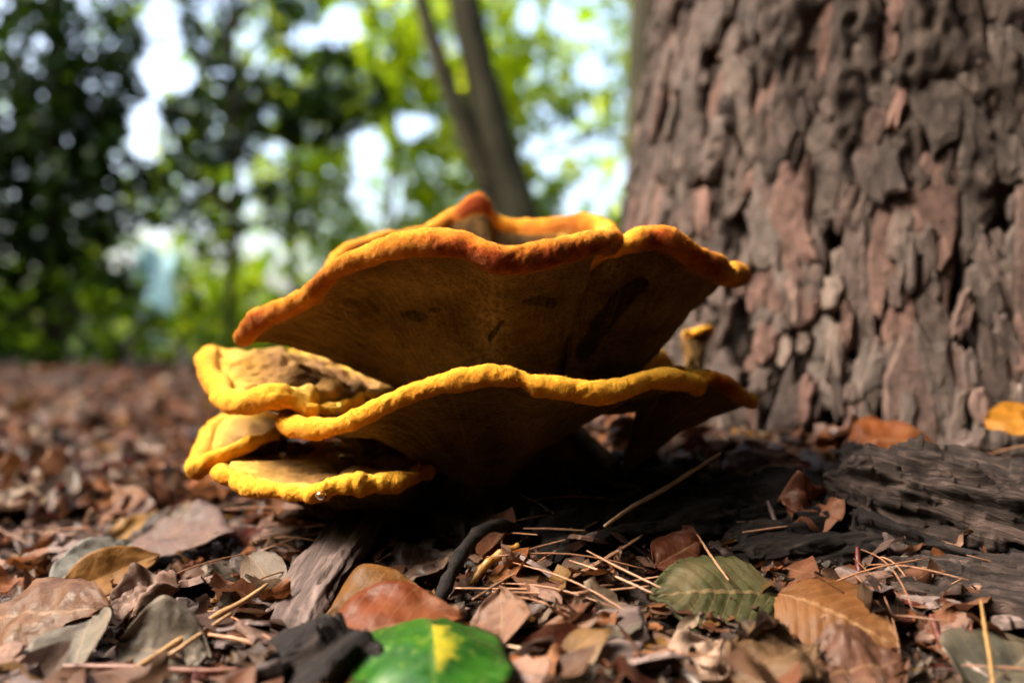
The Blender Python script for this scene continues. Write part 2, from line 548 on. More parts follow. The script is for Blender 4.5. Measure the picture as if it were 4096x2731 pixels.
def cap(label, rim, hub, r_h, z_top, N=460, nb=64, nt_=44, seed=0, lump=1.0, top_lump=1.0, stains=(), pales=(), scallop=0.0, pt=0.9, mirror=None, fuzz=26, fat=1.0):
    """rim: (px4, py4, depth, bead radius mm, profile power, redness) round the cap; hub: pixel4+depth of its foot"""
    R = np.array([list(P4(a[0], a[1], a[2])) + list(a[3:6]) for a in rim])
    C = catmull(R, N)
    rim3 = C[:, :3]
    rb = fat * 1.38 * np.clip(C[:, 3], 1.2, 8) / 1000.0
    pw = np.clip(C[:, 4], 0.8, 3.5)
    red = np.clip(C[:, 5], 0, 1)
    hc = np.array(P4(*hub))
    h = np.zeros((N, 3))
    h[:, :2] = hc[:2] - rim3[:, :2]
    h /= np.linalg.norm(h, axis=1)[:, None]
    # tangent-based outward direction blended in, so the rim stays round in the notches
    T = np.roll(rim3, -1, 0) - np.roll(rim3, 1, 0)
    T /= np.linalg.norm(T, axis=1)[:, None]
    up = np.array([0, 0, 1.0])
    nrm = np.cross(T, up)
    nrm /= np.linalg.norm(nrm, axis=1)[:, None] + 1e-9
    sgn = np.sign((nrm * -h).sum(1))
    sgn[sgn == 0] = 1
    o = -h * 0.5 + nrm * sgn[:, None] * 0.5
    o /= np.linalg.norm(o, axis=1)[:, None] + 1e-9
    if scallop:
        ln = fbm(rim3, 0.014, seed + 3, 2)
        rb = rb * (1 + scallop * np.clip(ln, -0.6, 0.8))
        rim3 = rim3 + o * (scallop * 0.004 * ln)[:, None]
    rows, U = [], []
    ring = hc + (-h) * r_h
    a0 = math.radians(-148)
    S = rim3 + rb[:, None] * (math.cos(a0) * o + math.sin(a0) * up)
    for t in np.linspace(1, 0, nb, endpoint=False):
        V = S + (ring - S) * t
        V[:, 2] = S[:, 2] + (hc[2] - S[:, 2]) * t ** pw
        rows.append(V)
        U.append(np.full(N, -t))
    nbead = 22
    mm = np.zeros(N)
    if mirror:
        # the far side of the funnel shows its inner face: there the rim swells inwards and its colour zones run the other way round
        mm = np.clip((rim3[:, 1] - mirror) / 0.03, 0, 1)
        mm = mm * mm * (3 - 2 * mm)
    aend = np.radians(152 + 55 * mm)
    for k in range(nbead):
        a = a0 + (aend - a0) * k / (nbead - 1)
        rows.append(rim3 + rb[:, None] * (np.cos(a)[:, None] * o + np.sin(a)[:, None] * up))
        uo = np.full(N, k / (nbead - 1))
        half = math.pi / 2
        ui = np.where(a > half, .79 * (aend - a) / (aend - half), .79 + .1 * (half - a))
        U.append(uo * (1 - mm) + ui * mm)
    S2 = rows[-1]
    zt = z_top
    for t in np.linspace(0, 0.985, nt_ + 1)[1:]:
        V = S2 + (hc - S2) * t
        V[:, 2] = S2[:, 2] + (zt - S2[:, 2]) * t ** pt
        # the flesh keeps its thickness: the upper face stays above the pored face
        tb = np.clip(t * np.linalg.norm((hc - S2)[:, :2], axis=1) / (np.linalg.norm((ring - S)[:, :2], axis=1) + 1e-6), 0, 1)
        floor_z = S[:, 2] + (hc[2] - S[:, 2]) * tb ** pw + 0.0045
        V[:, 2] = np.maximum(V[:, 2], floor_z)
        rows.append(V)
        U.append(np.full(N, 1 + t))
    G = np.stack(rows)                     # rows x N x 3
    U = np.stack(U)
    nr = len(rows)
    ureal = np.repeat(np.concatenate([np.linspace(-1, -1e-4, nb), np.linspace(0, 1, nbead), 1 + np.linspace(0, .985, nt_ + 1)[1:]]), N)

    def normals(G):
        du = np.gradient(G, axis=0)
        dv = np.roll(G, -1, 1) - np.roll(G, 1, 1)
        n = np.cross(dv, du)
        return n / (np.linalg.norm(n, axis=2)[..., None] + 1e-12)

    n = normals(G)
    c = G.mean((0, 1))
    # orientation: rim normals must face away from the cap centre
    if ((n[nb + nbead // 2] * o).sum(1)).mean() < 0:
        n = -n
        flip = True
    else:
        flip = False
    V = G.reshape(-1, 3)
    u = U.reshape(-1)
    wb = np.clip(1 - np.abs(ureal - 0.5) / 0.9, 0, 1)
    wt = np.clip((ureal - 0.9) / 0.5, 0, 1)
    wu = np.clip(-ureal / 0.2, 0, 1)
    wc = np.clip(1 - (ureal - 1.75) / 0.2, 0, 1)
    disp = lump * (0.0010 * fbm(V, 0.016, seed, 2) * (wb + 0.5) + 0.0007 * pn(V, 0.0042, seed + 5) * wb + 0.0005 * pn(V, 0.0016, seed + 6) * wb)
    disp = disp + wu * (0.0022 * fbm(V, 0.035, seed + 8, 2) + 0.0007 * pn(V, 0.006, seed + 9))
    ribs = np.tile(pn(np.stack([np.arange(N) * 0.012, np.zeros(N), np.full(N, seed * 3.3)], 1), 0.05, seed + 21), nr)
    disp = disp + wu * 0.0009 * ribs * np.clip(1.2 + ureal, 0, 1)
    disp = disp + wt * wc * top_lump * (0.0040 * fbm(V, 0.026, seed + 11, 3) + 0.0008 * pn(V, 0.004, seed + 12))
    V = V + n.reshape(-1, 3) * disp[:, None]
    G = V.reshape(nr, N, 3)
    n = normals(G) * (-1 if flip else 1)
    stain = np.zeros(len(V))
    runs = []
    for a, b in zip(stains, stains[1:]):
        k = int(max(1, round(math.hypot(a[0] - b[0], a[1] - b[1]) / 16))) if math.hypot(a[0] - b[0], a[1] - b[1]) < 95 else 1
        runs += [tuple(x + (y - x) * i / k for x, y in zip(a, b)) for i in range(k)]
    for (px, py, sx, sy, amp) in runs + list(stains[-1:]):
        # stains are located on the underside by their photo pixel, then measured on the surface itself
        und = (ureal < 0)
        X = V[:, 0] / V[:, 1] / K4 + 2048
        Y = 1365.5 - (V[:, 2] - CAM_Z) / V[:, 1] / K4
        near = und & (V[:, 1] < hc[1])
        q = ((X - px) / sx) ** 2 + ((Y - py) / sy) ** 2
        stain = np.maximum(stain, np.where(near, amp * np.exp(-q), 0))
    pale = np.zeros(len(V))
    for (px, py, sx, sy, amp) in pales:
        X = V[:, 0] / V[:, 1] / K4 + 2048
        Y = 1365.5 - (V[:, 2] - CAM_Z) / V[:, 1] / K4
        q = ((X - px) / sx) ** 2 + ((Y - py) / sy) ** 2
        pale = np.maximum(pale, np.where((ureal < 0.05) & (V[:, 1] < hc[1] + 0.02), amp * np.exp(-q), 0))
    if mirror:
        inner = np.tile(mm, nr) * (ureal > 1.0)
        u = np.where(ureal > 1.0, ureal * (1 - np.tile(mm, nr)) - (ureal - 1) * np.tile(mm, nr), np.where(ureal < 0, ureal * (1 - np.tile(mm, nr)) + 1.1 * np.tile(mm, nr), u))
        stain = np.maximum(stain, inner * .50)  # inner face: shade put into the colour, over its old brown tone
    redv = np.tile(red, nr)
    V = V - np.array(FB)
    F = gridfaces(nr, N)
    q = V[F[nb * N + 7]]
    if np.dot(np.cross(q[2] - q[0], q[3] - q[1]), n.reshape(-1, 3)[F[nb * N + 7][0]]) < 0:
        F = F[:, ::-1]
    rowid = np.repeat(np.arange(nr - 1), N)
    r0, r1 = nb, nb + nbead + 2
    israim = (rowid >= r0 - 1) & (rowid < r1)
    res = None
    NV = n.reshape(-1, 3)
    for nm, sel in (('cap', rowid < r0 - 1), ('rim', israim), ('upper_face', rowid >= r1)):
        f = F[sel]
        idx = np.unique(f)
        mp = np.full(len(V), -1)
        mp[idx] = np.arange(len(idx))
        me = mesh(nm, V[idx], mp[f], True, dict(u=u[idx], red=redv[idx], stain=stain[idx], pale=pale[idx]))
        me.normals_split_custom_set_from_vertices([tuple(x) for x in NV[idx]])
        if nm == 'cap':
            res = obj('cap', me, MAT['fungus'], fungus)
            res['label'] = label
        else:
            obj(nm, me, MAT['fungus'], res)
    # velvety nap on the rim
    rr_ = np.random.default_rng(seed + 70)
    nf = int(fuzz * N)
    ri = rr_.integers(nb - 1, nb + nbead + 4, nf)
    ci = rr_.integers(0, N, nf)
    i0 = ri * N + ci
    i1 = ri * N + (ci + 1) % N
    i2 = (ri + 1) * N + ci
    a_, b_ = rr_.uniform(0, 1, (2, nf, 1))
    base = V[i0] + (V[i1] - V[i0]) * a_ + (V[i2] - V[i0]) * b_
    tn = V[i1] - V[i0]
    tn /= np.linalg.norm(tn, axis=1)[:, None] + 1e-9
    up_ = NV[i0] + rr_.normal(0, .45, (nf, 3))
    up_ /= np.linalg.norm(up_, axis=1)[:, None]
    ln_ = rr_.uniform(.0003, .0010, (nf, 1))
    side = np.cross(up_, rr_.normal(size=(nf, 3)))
    side /= np.linalg.norm(side, axis=1)[:, None] + 1e-9
    HV = np.stack([base - side * .00012, base + side * .00012, base + up_ * ln_], 1).reshape(-1, 3)
    rp = lambda q: np.repeat(q[i0], 3)
    me = mesh('nap', HV, np.arange(3 * nf).reshape(-1, 3), False, dict(u=rp(u), red=rp(redv), stain=rp(stain) * 0, pale=rp(pale) * 0))
    tag(obj('nap', me, MAT['fungus'], res), None, None, None, 'stuff')
    return res


# upper funnel
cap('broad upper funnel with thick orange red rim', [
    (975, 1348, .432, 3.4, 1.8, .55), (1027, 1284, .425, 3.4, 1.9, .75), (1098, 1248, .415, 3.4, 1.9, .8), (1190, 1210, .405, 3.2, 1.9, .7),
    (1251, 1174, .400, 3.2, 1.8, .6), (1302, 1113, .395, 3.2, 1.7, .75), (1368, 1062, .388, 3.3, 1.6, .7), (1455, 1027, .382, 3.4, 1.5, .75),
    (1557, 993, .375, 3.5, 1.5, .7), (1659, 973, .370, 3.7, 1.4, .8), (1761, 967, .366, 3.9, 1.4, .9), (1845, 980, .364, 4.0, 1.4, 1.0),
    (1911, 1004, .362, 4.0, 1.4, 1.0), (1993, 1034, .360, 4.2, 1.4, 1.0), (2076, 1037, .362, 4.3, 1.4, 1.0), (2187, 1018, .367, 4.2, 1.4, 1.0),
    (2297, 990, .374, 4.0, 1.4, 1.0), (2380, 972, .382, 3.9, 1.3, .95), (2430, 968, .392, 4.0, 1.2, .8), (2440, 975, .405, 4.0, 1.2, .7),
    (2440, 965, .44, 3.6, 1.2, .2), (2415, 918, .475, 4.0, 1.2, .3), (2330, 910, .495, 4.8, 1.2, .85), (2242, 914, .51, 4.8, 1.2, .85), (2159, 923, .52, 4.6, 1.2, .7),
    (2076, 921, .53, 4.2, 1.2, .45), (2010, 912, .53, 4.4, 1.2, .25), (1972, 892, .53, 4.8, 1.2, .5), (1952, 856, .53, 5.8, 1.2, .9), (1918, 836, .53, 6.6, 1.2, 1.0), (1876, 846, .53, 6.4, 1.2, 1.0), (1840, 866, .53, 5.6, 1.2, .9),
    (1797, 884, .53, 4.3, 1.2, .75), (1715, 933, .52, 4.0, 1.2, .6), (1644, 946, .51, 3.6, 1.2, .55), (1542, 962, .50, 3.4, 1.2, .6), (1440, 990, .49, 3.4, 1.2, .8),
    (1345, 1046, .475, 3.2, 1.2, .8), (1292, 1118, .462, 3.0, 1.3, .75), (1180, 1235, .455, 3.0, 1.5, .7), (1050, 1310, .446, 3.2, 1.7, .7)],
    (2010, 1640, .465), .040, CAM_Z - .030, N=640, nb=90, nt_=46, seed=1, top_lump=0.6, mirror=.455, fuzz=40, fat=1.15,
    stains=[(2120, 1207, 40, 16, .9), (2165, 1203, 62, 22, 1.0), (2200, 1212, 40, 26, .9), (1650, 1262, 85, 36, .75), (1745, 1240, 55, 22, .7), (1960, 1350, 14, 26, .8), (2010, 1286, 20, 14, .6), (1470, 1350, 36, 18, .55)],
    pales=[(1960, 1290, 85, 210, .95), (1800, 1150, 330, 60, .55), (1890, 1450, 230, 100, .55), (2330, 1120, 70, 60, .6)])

# right lobe of the upper tier
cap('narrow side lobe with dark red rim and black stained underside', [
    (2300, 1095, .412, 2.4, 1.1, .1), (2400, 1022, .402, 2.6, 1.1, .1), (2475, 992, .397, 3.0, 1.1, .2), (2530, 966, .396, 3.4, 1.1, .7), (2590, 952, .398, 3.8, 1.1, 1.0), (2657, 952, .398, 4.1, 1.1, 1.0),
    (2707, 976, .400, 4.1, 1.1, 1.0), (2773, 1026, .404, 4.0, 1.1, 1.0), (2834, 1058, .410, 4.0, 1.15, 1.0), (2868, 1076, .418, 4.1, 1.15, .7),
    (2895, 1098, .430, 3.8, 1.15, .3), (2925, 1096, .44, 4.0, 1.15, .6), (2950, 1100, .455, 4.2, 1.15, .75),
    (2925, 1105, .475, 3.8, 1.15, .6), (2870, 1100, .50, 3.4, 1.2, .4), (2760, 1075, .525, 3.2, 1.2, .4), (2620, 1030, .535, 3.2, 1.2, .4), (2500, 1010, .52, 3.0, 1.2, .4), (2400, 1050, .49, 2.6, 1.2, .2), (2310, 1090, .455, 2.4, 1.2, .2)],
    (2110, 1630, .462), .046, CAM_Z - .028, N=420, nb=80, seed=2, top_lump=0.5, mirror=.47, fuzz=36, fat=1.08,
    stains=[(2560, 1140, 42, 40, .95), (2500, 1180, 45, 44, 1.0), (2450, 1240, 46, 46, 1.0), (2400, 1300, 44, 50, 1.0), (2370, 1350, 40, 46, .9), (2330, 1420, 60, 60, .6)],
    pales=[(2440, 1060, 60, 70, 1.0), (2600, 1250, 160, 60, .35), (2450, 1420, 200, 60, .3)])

# lower funnel
cap('wide lower funnel with yellow orange rim', [
    (1142, 1692, .405, 3.3, 2.1, .1), (1168, 1704, .395, 3.4, 2.1, .1), (1215, 1710, .388, 3.5, 2.1, .1), (1287, 1717, .382, 3.5, 2.1, .12), (1338, 1708, .378, 3.2, 2.1, .1),
    (1404, 1682, .374, 3.3, 2.1, .15), (1491, 1641, .370, 3.4, 2.0, .2), (1593, 1595, .366, 3.4, 2.0, .28), (1695, 1556, .362, 3.4, 1.9, .32), (1797, 1530, .358, 3.4, 1.8, .38),
    (1883, 1516, .356, 3.4, 1.8, .42), (1966, 1503, .355, 3.4, 1.8, .38), (2049, 1506, .356, 3.2, 1.8, .3), (2090, 1516, .357, 2.7, 1.8, .15), (2132, 1540, .357, 3.4, 1.8, .2),
    (2215, 1550, .358, 3.6, 1.8, .15), (2298, 1560, .360, 3.6, 1.8, .12), (2380, 1570, .362, 3.8, 1.8, .08), (2436, 1566, .366, 3.6, 1.8, .08), (2519, 1544, .372, 3.5, 1.8, .1),
    (2602, 1520, .380, 3.5, 1.8, .08), (2684, 1514, .390, 3.4, 1.8, .05), (2750, 1528, .400, 3.2, 1.8, .05), (2785, 1544, .412, 2.8, 1.8, .05),
    (2750, 1530, .445, 2.8, 1.8, .1), (2640, 1512, .47, 2.8, 1.8, .1), (2500, 1522, .485, 2.8, 1.8, .1), (2330, 1540, .49, 2.8, 1.6, .1), (2000, 1580, .50, 3, 1.5, .1), (1700, 1565, .50, 3, 1.5, .1),
    (1500, 1560, .49, 2.6, 1.6, .1), (1350, 1575, .468, 2.4, 1.8, .1), (1240, 1618, .44, 2.6, 1.9, .1), (1175, 1664, .42, 3, 2, .1)],
    (1925, 1930, .43), .013, CAM_Z - .052, N=620, nb=80, seed=3, top_lump=0.8, fuzz=36,
    stains=[(2050, 1675, 26, 12, .6), (2010, 1775, 28, 10, .55), (1690, 1715, 34, 12, .5)], pales=[(1900, 1600, 500, 40, .2)])

# right tip behind the lower funnel
cap('pointed lobe with dark red band and yellow tip', [
    (2640, 1505, .435, 2.4, 1.5, .0), (2700, 1494, .428, 2.6, 1.5, .0), (2767, 1504, .424, 2.8, 1.6, .35), (2850, 1512, .424, 3.2, 1.6, 1.0), (2900, 1530, .426, 3.3, 1.6, 1.0), (2939, 1564, .432, 3.2, 1.5, .5),
    (2977, 1594, .440, 2.9, 1.4, .2), (3008, 1606, .450, 2.6, 1.4, .0), (2985, 1600, .47, 2.6, 1.4, .0), (2900, 1570, .49, 2.6, 1.4, .1), (2780, 1540, .50, 2.6, 1.4, .1), (2660, 1520, .48, 2.4, 1.4, .1)],
    (2350, 1900, .455), .02, CAM_Z - .040, N=260, nb=50, nt_=26, seed=4, top_lump=.5)

# left shelf
cap('knobbly brown topped shelf with pale yellow rim', [
    (836, 1440, .455, 4.2, 1.5, .25), (843, 1503, .440, 4.0, 1.6, .35), (862, 1536, .432, 4.0, 1.6, .3), (888, 1552, .425, 4.0, 1.6, .1), (893, 1588, .418, 4.0, 1.7, .05),
    (932, 1612, .410, 4.1, 1.7, .05), (983, 1616, .404, 4.1, 1.7, .05), (1032, 1600, .400, 4.2, 1.7, .02), (1108, 1584, .397, 4.2, 1.7, .0), (1159, 1596, .396, 3.8, 1.7, .0),
    (1200, 1622, .397, 3.3, 1.7, .0), (1240, 1645, .40, 2.8, 1.7, .0), (1330, 1640, .415, 2.6, 1.6, .0), (1470, 1590, .44, 2.6, 1.6, .0), (1600, 1540, .49, 2.6, 1.5, .1), (1450, 1500, .53, 2.6, 1.5, .1),
    (1250, 1480, .55, 3, 1.5, .1), (1090, 1455, .55, 3.2, 1.5, .15), (985, 1434, .545, 3.4, 1.5, .15), (905, 1428, .525, 3.6, 1.5, .15), (850, 1424, .49, 4.0, 1.5, .2)],
    (1560, 1760, .46), .025, CAM_Z - .031, N=420, nb=44, nt_=64, seed=5, top_lump=2.4, pt=1.6, lump=1.2)

# tan lobe behind the left shelf
cap('tan lobe showing behind the brown shelf', [
    (1085, 1470, .545, 3.2, 1.5, .05), (1130, 1440, .56, 3.6, 1.5, .05), (1210, 1424, .58, 3.8, 1.5, .1), (1320, 1440, .59, 3.8, 1.5, .1), (1440, 1480, .59, 3.6, 1.5, .1),
    (1560, 1520, .57, 3.2, 1.5, .1), (1580, 1560, .53, 3, 1.5, .1), (1450, 1545, .52, 3, 1.5, .1), (1300, 1520, .52, 3.0, 1.5, .1), (1170, 1500, .53, 3, 1.5, .1)],
    (1500, 1640, .55), .015, CAM_Z - .045, N=220, nb=30, nt_=34, seed=6, top_lump=2.2, pt=1.4)

# lowest shelf, left
cap('low flat shelf with scalloped bright yellow rim', [
    (886, 1878, .412, 2.6, 1.6, .0), (912, 1902, .402, 2.8, 1.6, .0), (955, 1923, .394, 3.0, 1.6, .0), (990, 1946, .387, 3.2, 1.6, .0), (1030, 1957, .382, 3.3, 1.6, .0), (1078, 1960, .377, 3.3, 1.6, .0),
    (1120, 1967, .373, 3.3, 1.6, .0), (1165, 1973, .370, 3.0, 1.6, .0), (1210, 1978, .367, 2.8, 1.6, .0), (1250, 1970, .366, 2.9, 1.6, .0), (1300, 1952, .366, 3.4, 1.6, .0), (1360, 1936, .367, 3.4, 1.6, .02),
    (1405, 1936, .369, 2.6, 1.6, .3), (1440, 1936, .371, 3.2, 1.6, .1), (1500, 1936, .374, 3.6, 1.6, .12), (1570, 1926, .378, 3.3, 1.6, .2), (1640, 1915, .386, 2.6, 1.6, .3), (1700, 1900, .40, 2.2, 1.6, .3),
    (1690, 1860, .43, 2, 1.6, .3), (1580, 1815, .455, 2, 1.6, .2), (1450, 1790, .465, 2.2, 1.6, .1), (1300, 1785, .47, 2.2, 1.6, .1), (1150, 1797, .47, 2.3, 1.6, .05), (1030, 1805, .465, 2.4, 1.6, .0),
    (950, 1818, .452, 2.5, 1.6, .0), (900, 1850, .432, 2.5, 1.6, .0)],
    (1500, 2010, .43), .020, CAM_Z - .066, N=420, nb=40, nt_=60, seed=7, top_lump=0.9, scallop=0.55, pt=2.2, lump=1.1)

# far left ear
cap('upright yellow ear shaped lobe', [
    (785, 1872, .425, 3.6, 1.4, .1), (815, 1858, .418, 3.4, 1.4, .12), (845, 1842, .417, 3.2, 1.4, .12), (905, 1818, .420, 3.0, 1.4, .12), (985, 1782, .428, 2.8, 1.4, .15), (1080, 1745, .44, 2.6, 1.4, .2),
    (1140, 1720, .46, 2.4, 1.4, .4), (1110, 1680, .48, 2.4, 1.4, .9), (1040, 1668, .492, 2.6, 1.4, .8), (985, 1676, .495, 2.8, 1.4, .3), (930, 1678, .492, 3.0, 1.4, .05), (870, 1698, .482, 3.2, 1.4, .0),
    (830, 1742, .465, 3.4, 1.4, .0), (812, 1800, .446, 3.5, 1.4, .0)],
    (1150, 1900, .46), .02, CAM_Z - .055, N=260, nb=30, nt_=44, seed=8, top_lump=0.7, pt=1.5)

# two small lobes at the back, towards the trunk; shade of the upper funnel painted into their colour
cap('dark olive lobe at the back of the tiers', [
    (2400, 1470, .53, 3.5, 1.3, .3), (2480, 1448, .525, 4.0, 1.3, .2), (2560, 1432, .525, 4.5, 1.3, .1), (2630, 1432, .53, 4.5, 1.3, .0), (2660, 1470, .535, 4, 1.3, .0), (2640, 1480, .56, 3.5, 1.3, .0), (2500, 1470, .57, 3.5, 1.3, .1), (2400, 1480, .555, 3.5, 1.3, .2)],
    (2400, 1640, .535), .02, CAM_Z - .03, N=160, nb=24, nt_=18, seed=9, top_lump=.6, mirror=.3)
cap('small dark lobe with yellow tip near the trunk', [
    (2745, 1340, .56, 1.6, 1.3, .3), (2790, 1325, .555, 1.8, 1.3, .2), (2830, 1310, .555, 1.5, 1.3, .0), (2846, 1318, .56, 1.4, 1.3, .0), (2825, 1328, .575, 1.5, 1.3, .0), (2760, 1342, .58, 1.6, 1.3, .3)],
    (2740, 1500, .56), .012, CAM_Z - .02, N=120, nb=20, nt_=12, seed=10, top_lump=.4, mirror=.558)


def fungus_stalk(pts, radii, seed):
    C = catmull([list(P4(*p)) + [r] for p, r in zip(pts, radii)], 60, False)
    V, F = tube(C[:, :3], C[:, 3], 40)
    V = np.array(V)
    c = np.repeat(C[:, :3], 40, 0)
    dirn = V - c
    V = V + dirn * (0.35 * fbm(V, 0.02, seed, 3))[:, None]
    n = len(V)
    me = mesh('stalk', V - np.array(FB), F, True, dict(u=np.full(n, -1.0), red=np.zeros(n), stain=np.full(n, .42), pale=np.zeros(n)))  # stalk darkened: shade under the tiers put into its colour
    return obj('stalk', me, MAT['fungus'], fungus)


fungus_stalk([(2010, 1560, .465), (2000, 1700, .462), (1960, 1850, .45), (1930, 1960, .44), (1940, 2060, .445), (1950, 2160, .45)], [.040, .034, .026, .021, .028, .040], 3)
fungus_stalk([(2350, 1780, .455), (2250, 1900, .46), (2100, 2020, .455), (2000, 2120, .455)], [.02, .022, .022, .03], 4)
fungus_stalk([(1560, 1740, .46), (1600, 1850, .455), (1700, 1960, .45), (1800, 2080, .45)], [.022, .018, .016, .02], 5)
fungus_stalk([(1480, 2060, .42), (1490, 2110, .422), (1540, 2200, .425)], [.013, .009, .010], 6)
fungus_stalk([(1150, 1860, .46), (1250, 1930, .455), (1430, 2060, .45)], [.014, .012, .012], 7)

# ------------------------------------------------------------------ pine tree
def trunk_radius(z):
    z = np.asarray(z, float)
    return np.interp(z, [-0.1, 0.0, 0.04, 0.10, 0.20, 0.42, 1.0, 3.2], [0.345, 0.325, 0.305, 0.288, 0.270, 0.236, 0.21, 0.17])


def plate_mesh(seed, w, h, t):
    r = np.random.default_rng(seed)
    n = 14
    th = np.linspace(0, 2 * np.pi, n, endpoint=False) + r.uniform(-0.15, 0.15, n)
    rad = 1 + r.uniform(-0.28, 0.22, n)
    c, s = np.cos(th), np.sin(th)
    k = 1.0 / np.maximum(np.abs(c), np.abs(s)) ** 0.55
    x, y = c * k * rad * w / 2, s * k * rad * h / 2
    rings = []
    for sc, z in ((1.04, -t * 0.9), (1.0, t * 0.35), (0.86, t * 0.85), (0.5, t * 1.0)):
        rings.append(np.stack([x * sc + r.normal(0, w * .012, n), y * sc + r.normal(0, h * .012, n), np.full(n, z) + r.normal(0, t * .13, n)], 1))
    V = np.concatenate(rings + [np.array([[0, 0, t * 0.95]])])
    F = [tuple(f) for f in gridfaces(4, n)]
    F += [(3 * n + i, 3 * n + (i + 1) % n, 4 * n) for i in range(n)]
    return mesh('bark_plate', V, F, False)


def build_pine():
    root = empty('pine_tree', (TREE[0], TREE[1], 0))
    tag(root, 'thick pine trunk with deeply fissured flaky reddish grey bark', 'tree')
    zs = np.concatenate([np.linspace(-0.1, 0.75, 280), np.linspace(0.76, 3.2, 60)])
    nth = 620
    th = np.linspace(0, 2 * np.pi, nth, endpoint=False)
    Z, TH = np.meshgrid(zs, th, indexing='ij')
    R = trunk_radius(Z)
    p = np.stack([np.cos(TH) * 0.27, np.sin(TH) * 0.27, Z * 0.22], -1).reshape(-1, 3)
    ridge = 1 - np.abs(fbm(p, 0.05, 31, 3)) * 2.6
    p2 = np.stack([np.cos(TH) * 0.27, np.sin(TH) * 0.27, Z], -1).reshape(-1, 3)
    p3 = p2 * np.array([1, 1, .45])
    d = 0.012 * np.clip(ridge, -1, 0.8) + 0.007 * fbm(p2, 0.03, 33, 3) + 0.02 * pn(p2, 0.25, 35) + 0.0045 * (1 - 2.2 * np.abs(fbm(p3, 0.012, 37, 2)))
    R = R + d.reshape(R.shape)
    V = np.stack([R * np.cos(TH), R * np.sin(TH), Z], -1).reshape(-1, 3)
    core = obj('trunk', mesh('trunk', V, gridfaces(len(zs), nth)), MAT['trunk'], root)
    ms = [plate_mesh(100 + k, *(RNG.uniform(.016, .032), RNG.uniform(.05, .14), RNG.uniform(.0028, .0055))) for k in range(20)]
    sm = [plate_mesh(200 + k, *(RNG.uniform(.009, .020), RNG.uniform(.014, .045), RNG.uniform(.002, .005))) for k in range(16)]
    for q in ms + sm: q.materials.append(MAT['plate'])
    cols = [(.19, .135, .115), (.21, .15, .13), (.25, .155, .13), (.15, .115, .10), (.30, .225, .19), (.20, .16, .14), (.12, .088, .08), (.27, .145, .115)]
    a_c = math.atan2(-TREE[1], -TREE[0])

    def spot(a, z, lift, lean):
        r = float(trunk_radius(z)) + lift
        pt = Vector((math.cos(a) * r, math.sin(a) * r, z))
        nrm = Vector((math.cos(a), math.sin(a), .16)) + Vector(RNG.normal(0, .07, 3))
        nrm.normalize()
        upv = Vector((0, 0, 1)) + Vector(RNG.normal(0, .08, 3)) + Vector((-math.sin(a), math.cos(a), 0)) * lean
        xa = upv.cross(nrm).normalized()
        mt = Matrix((xa, nrm.cross(xa), nrm)).transposed().to_4x4()
        mt.translation = pt
        return mt

    count = 0
    ncol = 22
    for c in range(ncol):
        a0 = a_c - 1.32 + 1.95 * (c + .5) / ncol
        z = RNG.uniform(-.02, .05)
        while z < .66 and count < 300:
            me = ms[RNG.integers(len(ms))]
            hgt = me.dimensions_y if hasattr(me, 'dimensions_y') else max(v.co.y for v in me.vertices) * 2
            zc = z + hgt / 2
            z += hgt * RNG.uniform(.82, 1.06)
            wob = .05 * float(pn(np.array([[c * 3.1, zc, 0]]), .12, 41)[0])
            if RNG.uniform() < .07: continue
            o = bpy.data.objects.new('bark_plate', me)
            COL.objects.link(o)
            o.parent = core
            o.matrix_local = spot(a0 + wob + RNG.normal(0, .008), zc, RNG.uniform(.004, .010), RNG.normal(0, .10))
            o.color = (*(np.array(cols[RNG.integers(len(cols))]) * RNG.uniform(.34, .76)), 1)
            count += 1
    # thin scales too many to count, lying over the plates
    SV, SF, SCol, off = [], [], [], 0
    for k in range(650):
        me = sm[RNG.integers(len(sm))]
        a = a_c + RNG.uniform(-1.32, .64)
        z = RNG.uniform(0, .64) if k % 3 else RNG.uniform(0, .2)
        mt = np.array(spot(a, z, RNG.uniform(.003, .013), RNG.normal(0, .2)))
        v = np.array([x.co[:] for x in me.vertices])
        SV.append(v @ mt[:3, :3].T + mt[:3, 3])
        SF += [tuple(i + off for i in p.vertices) for p in me.polygons]
        off += len(v)
        SCol.append(np.tile(np.array(cols[RNG.integers(len(cols))]) * RNG.uniform(.35, .9), (len(v), 1)))
    sc_ = obj('bark_scales', mesh('bark_scales', np.concatenate(SV), SF, False, dict(Col=np.concatenate(SCol))), MAT['scale'], core)
    tag(sc_, None, None, None, 'stuff')


build_pine()

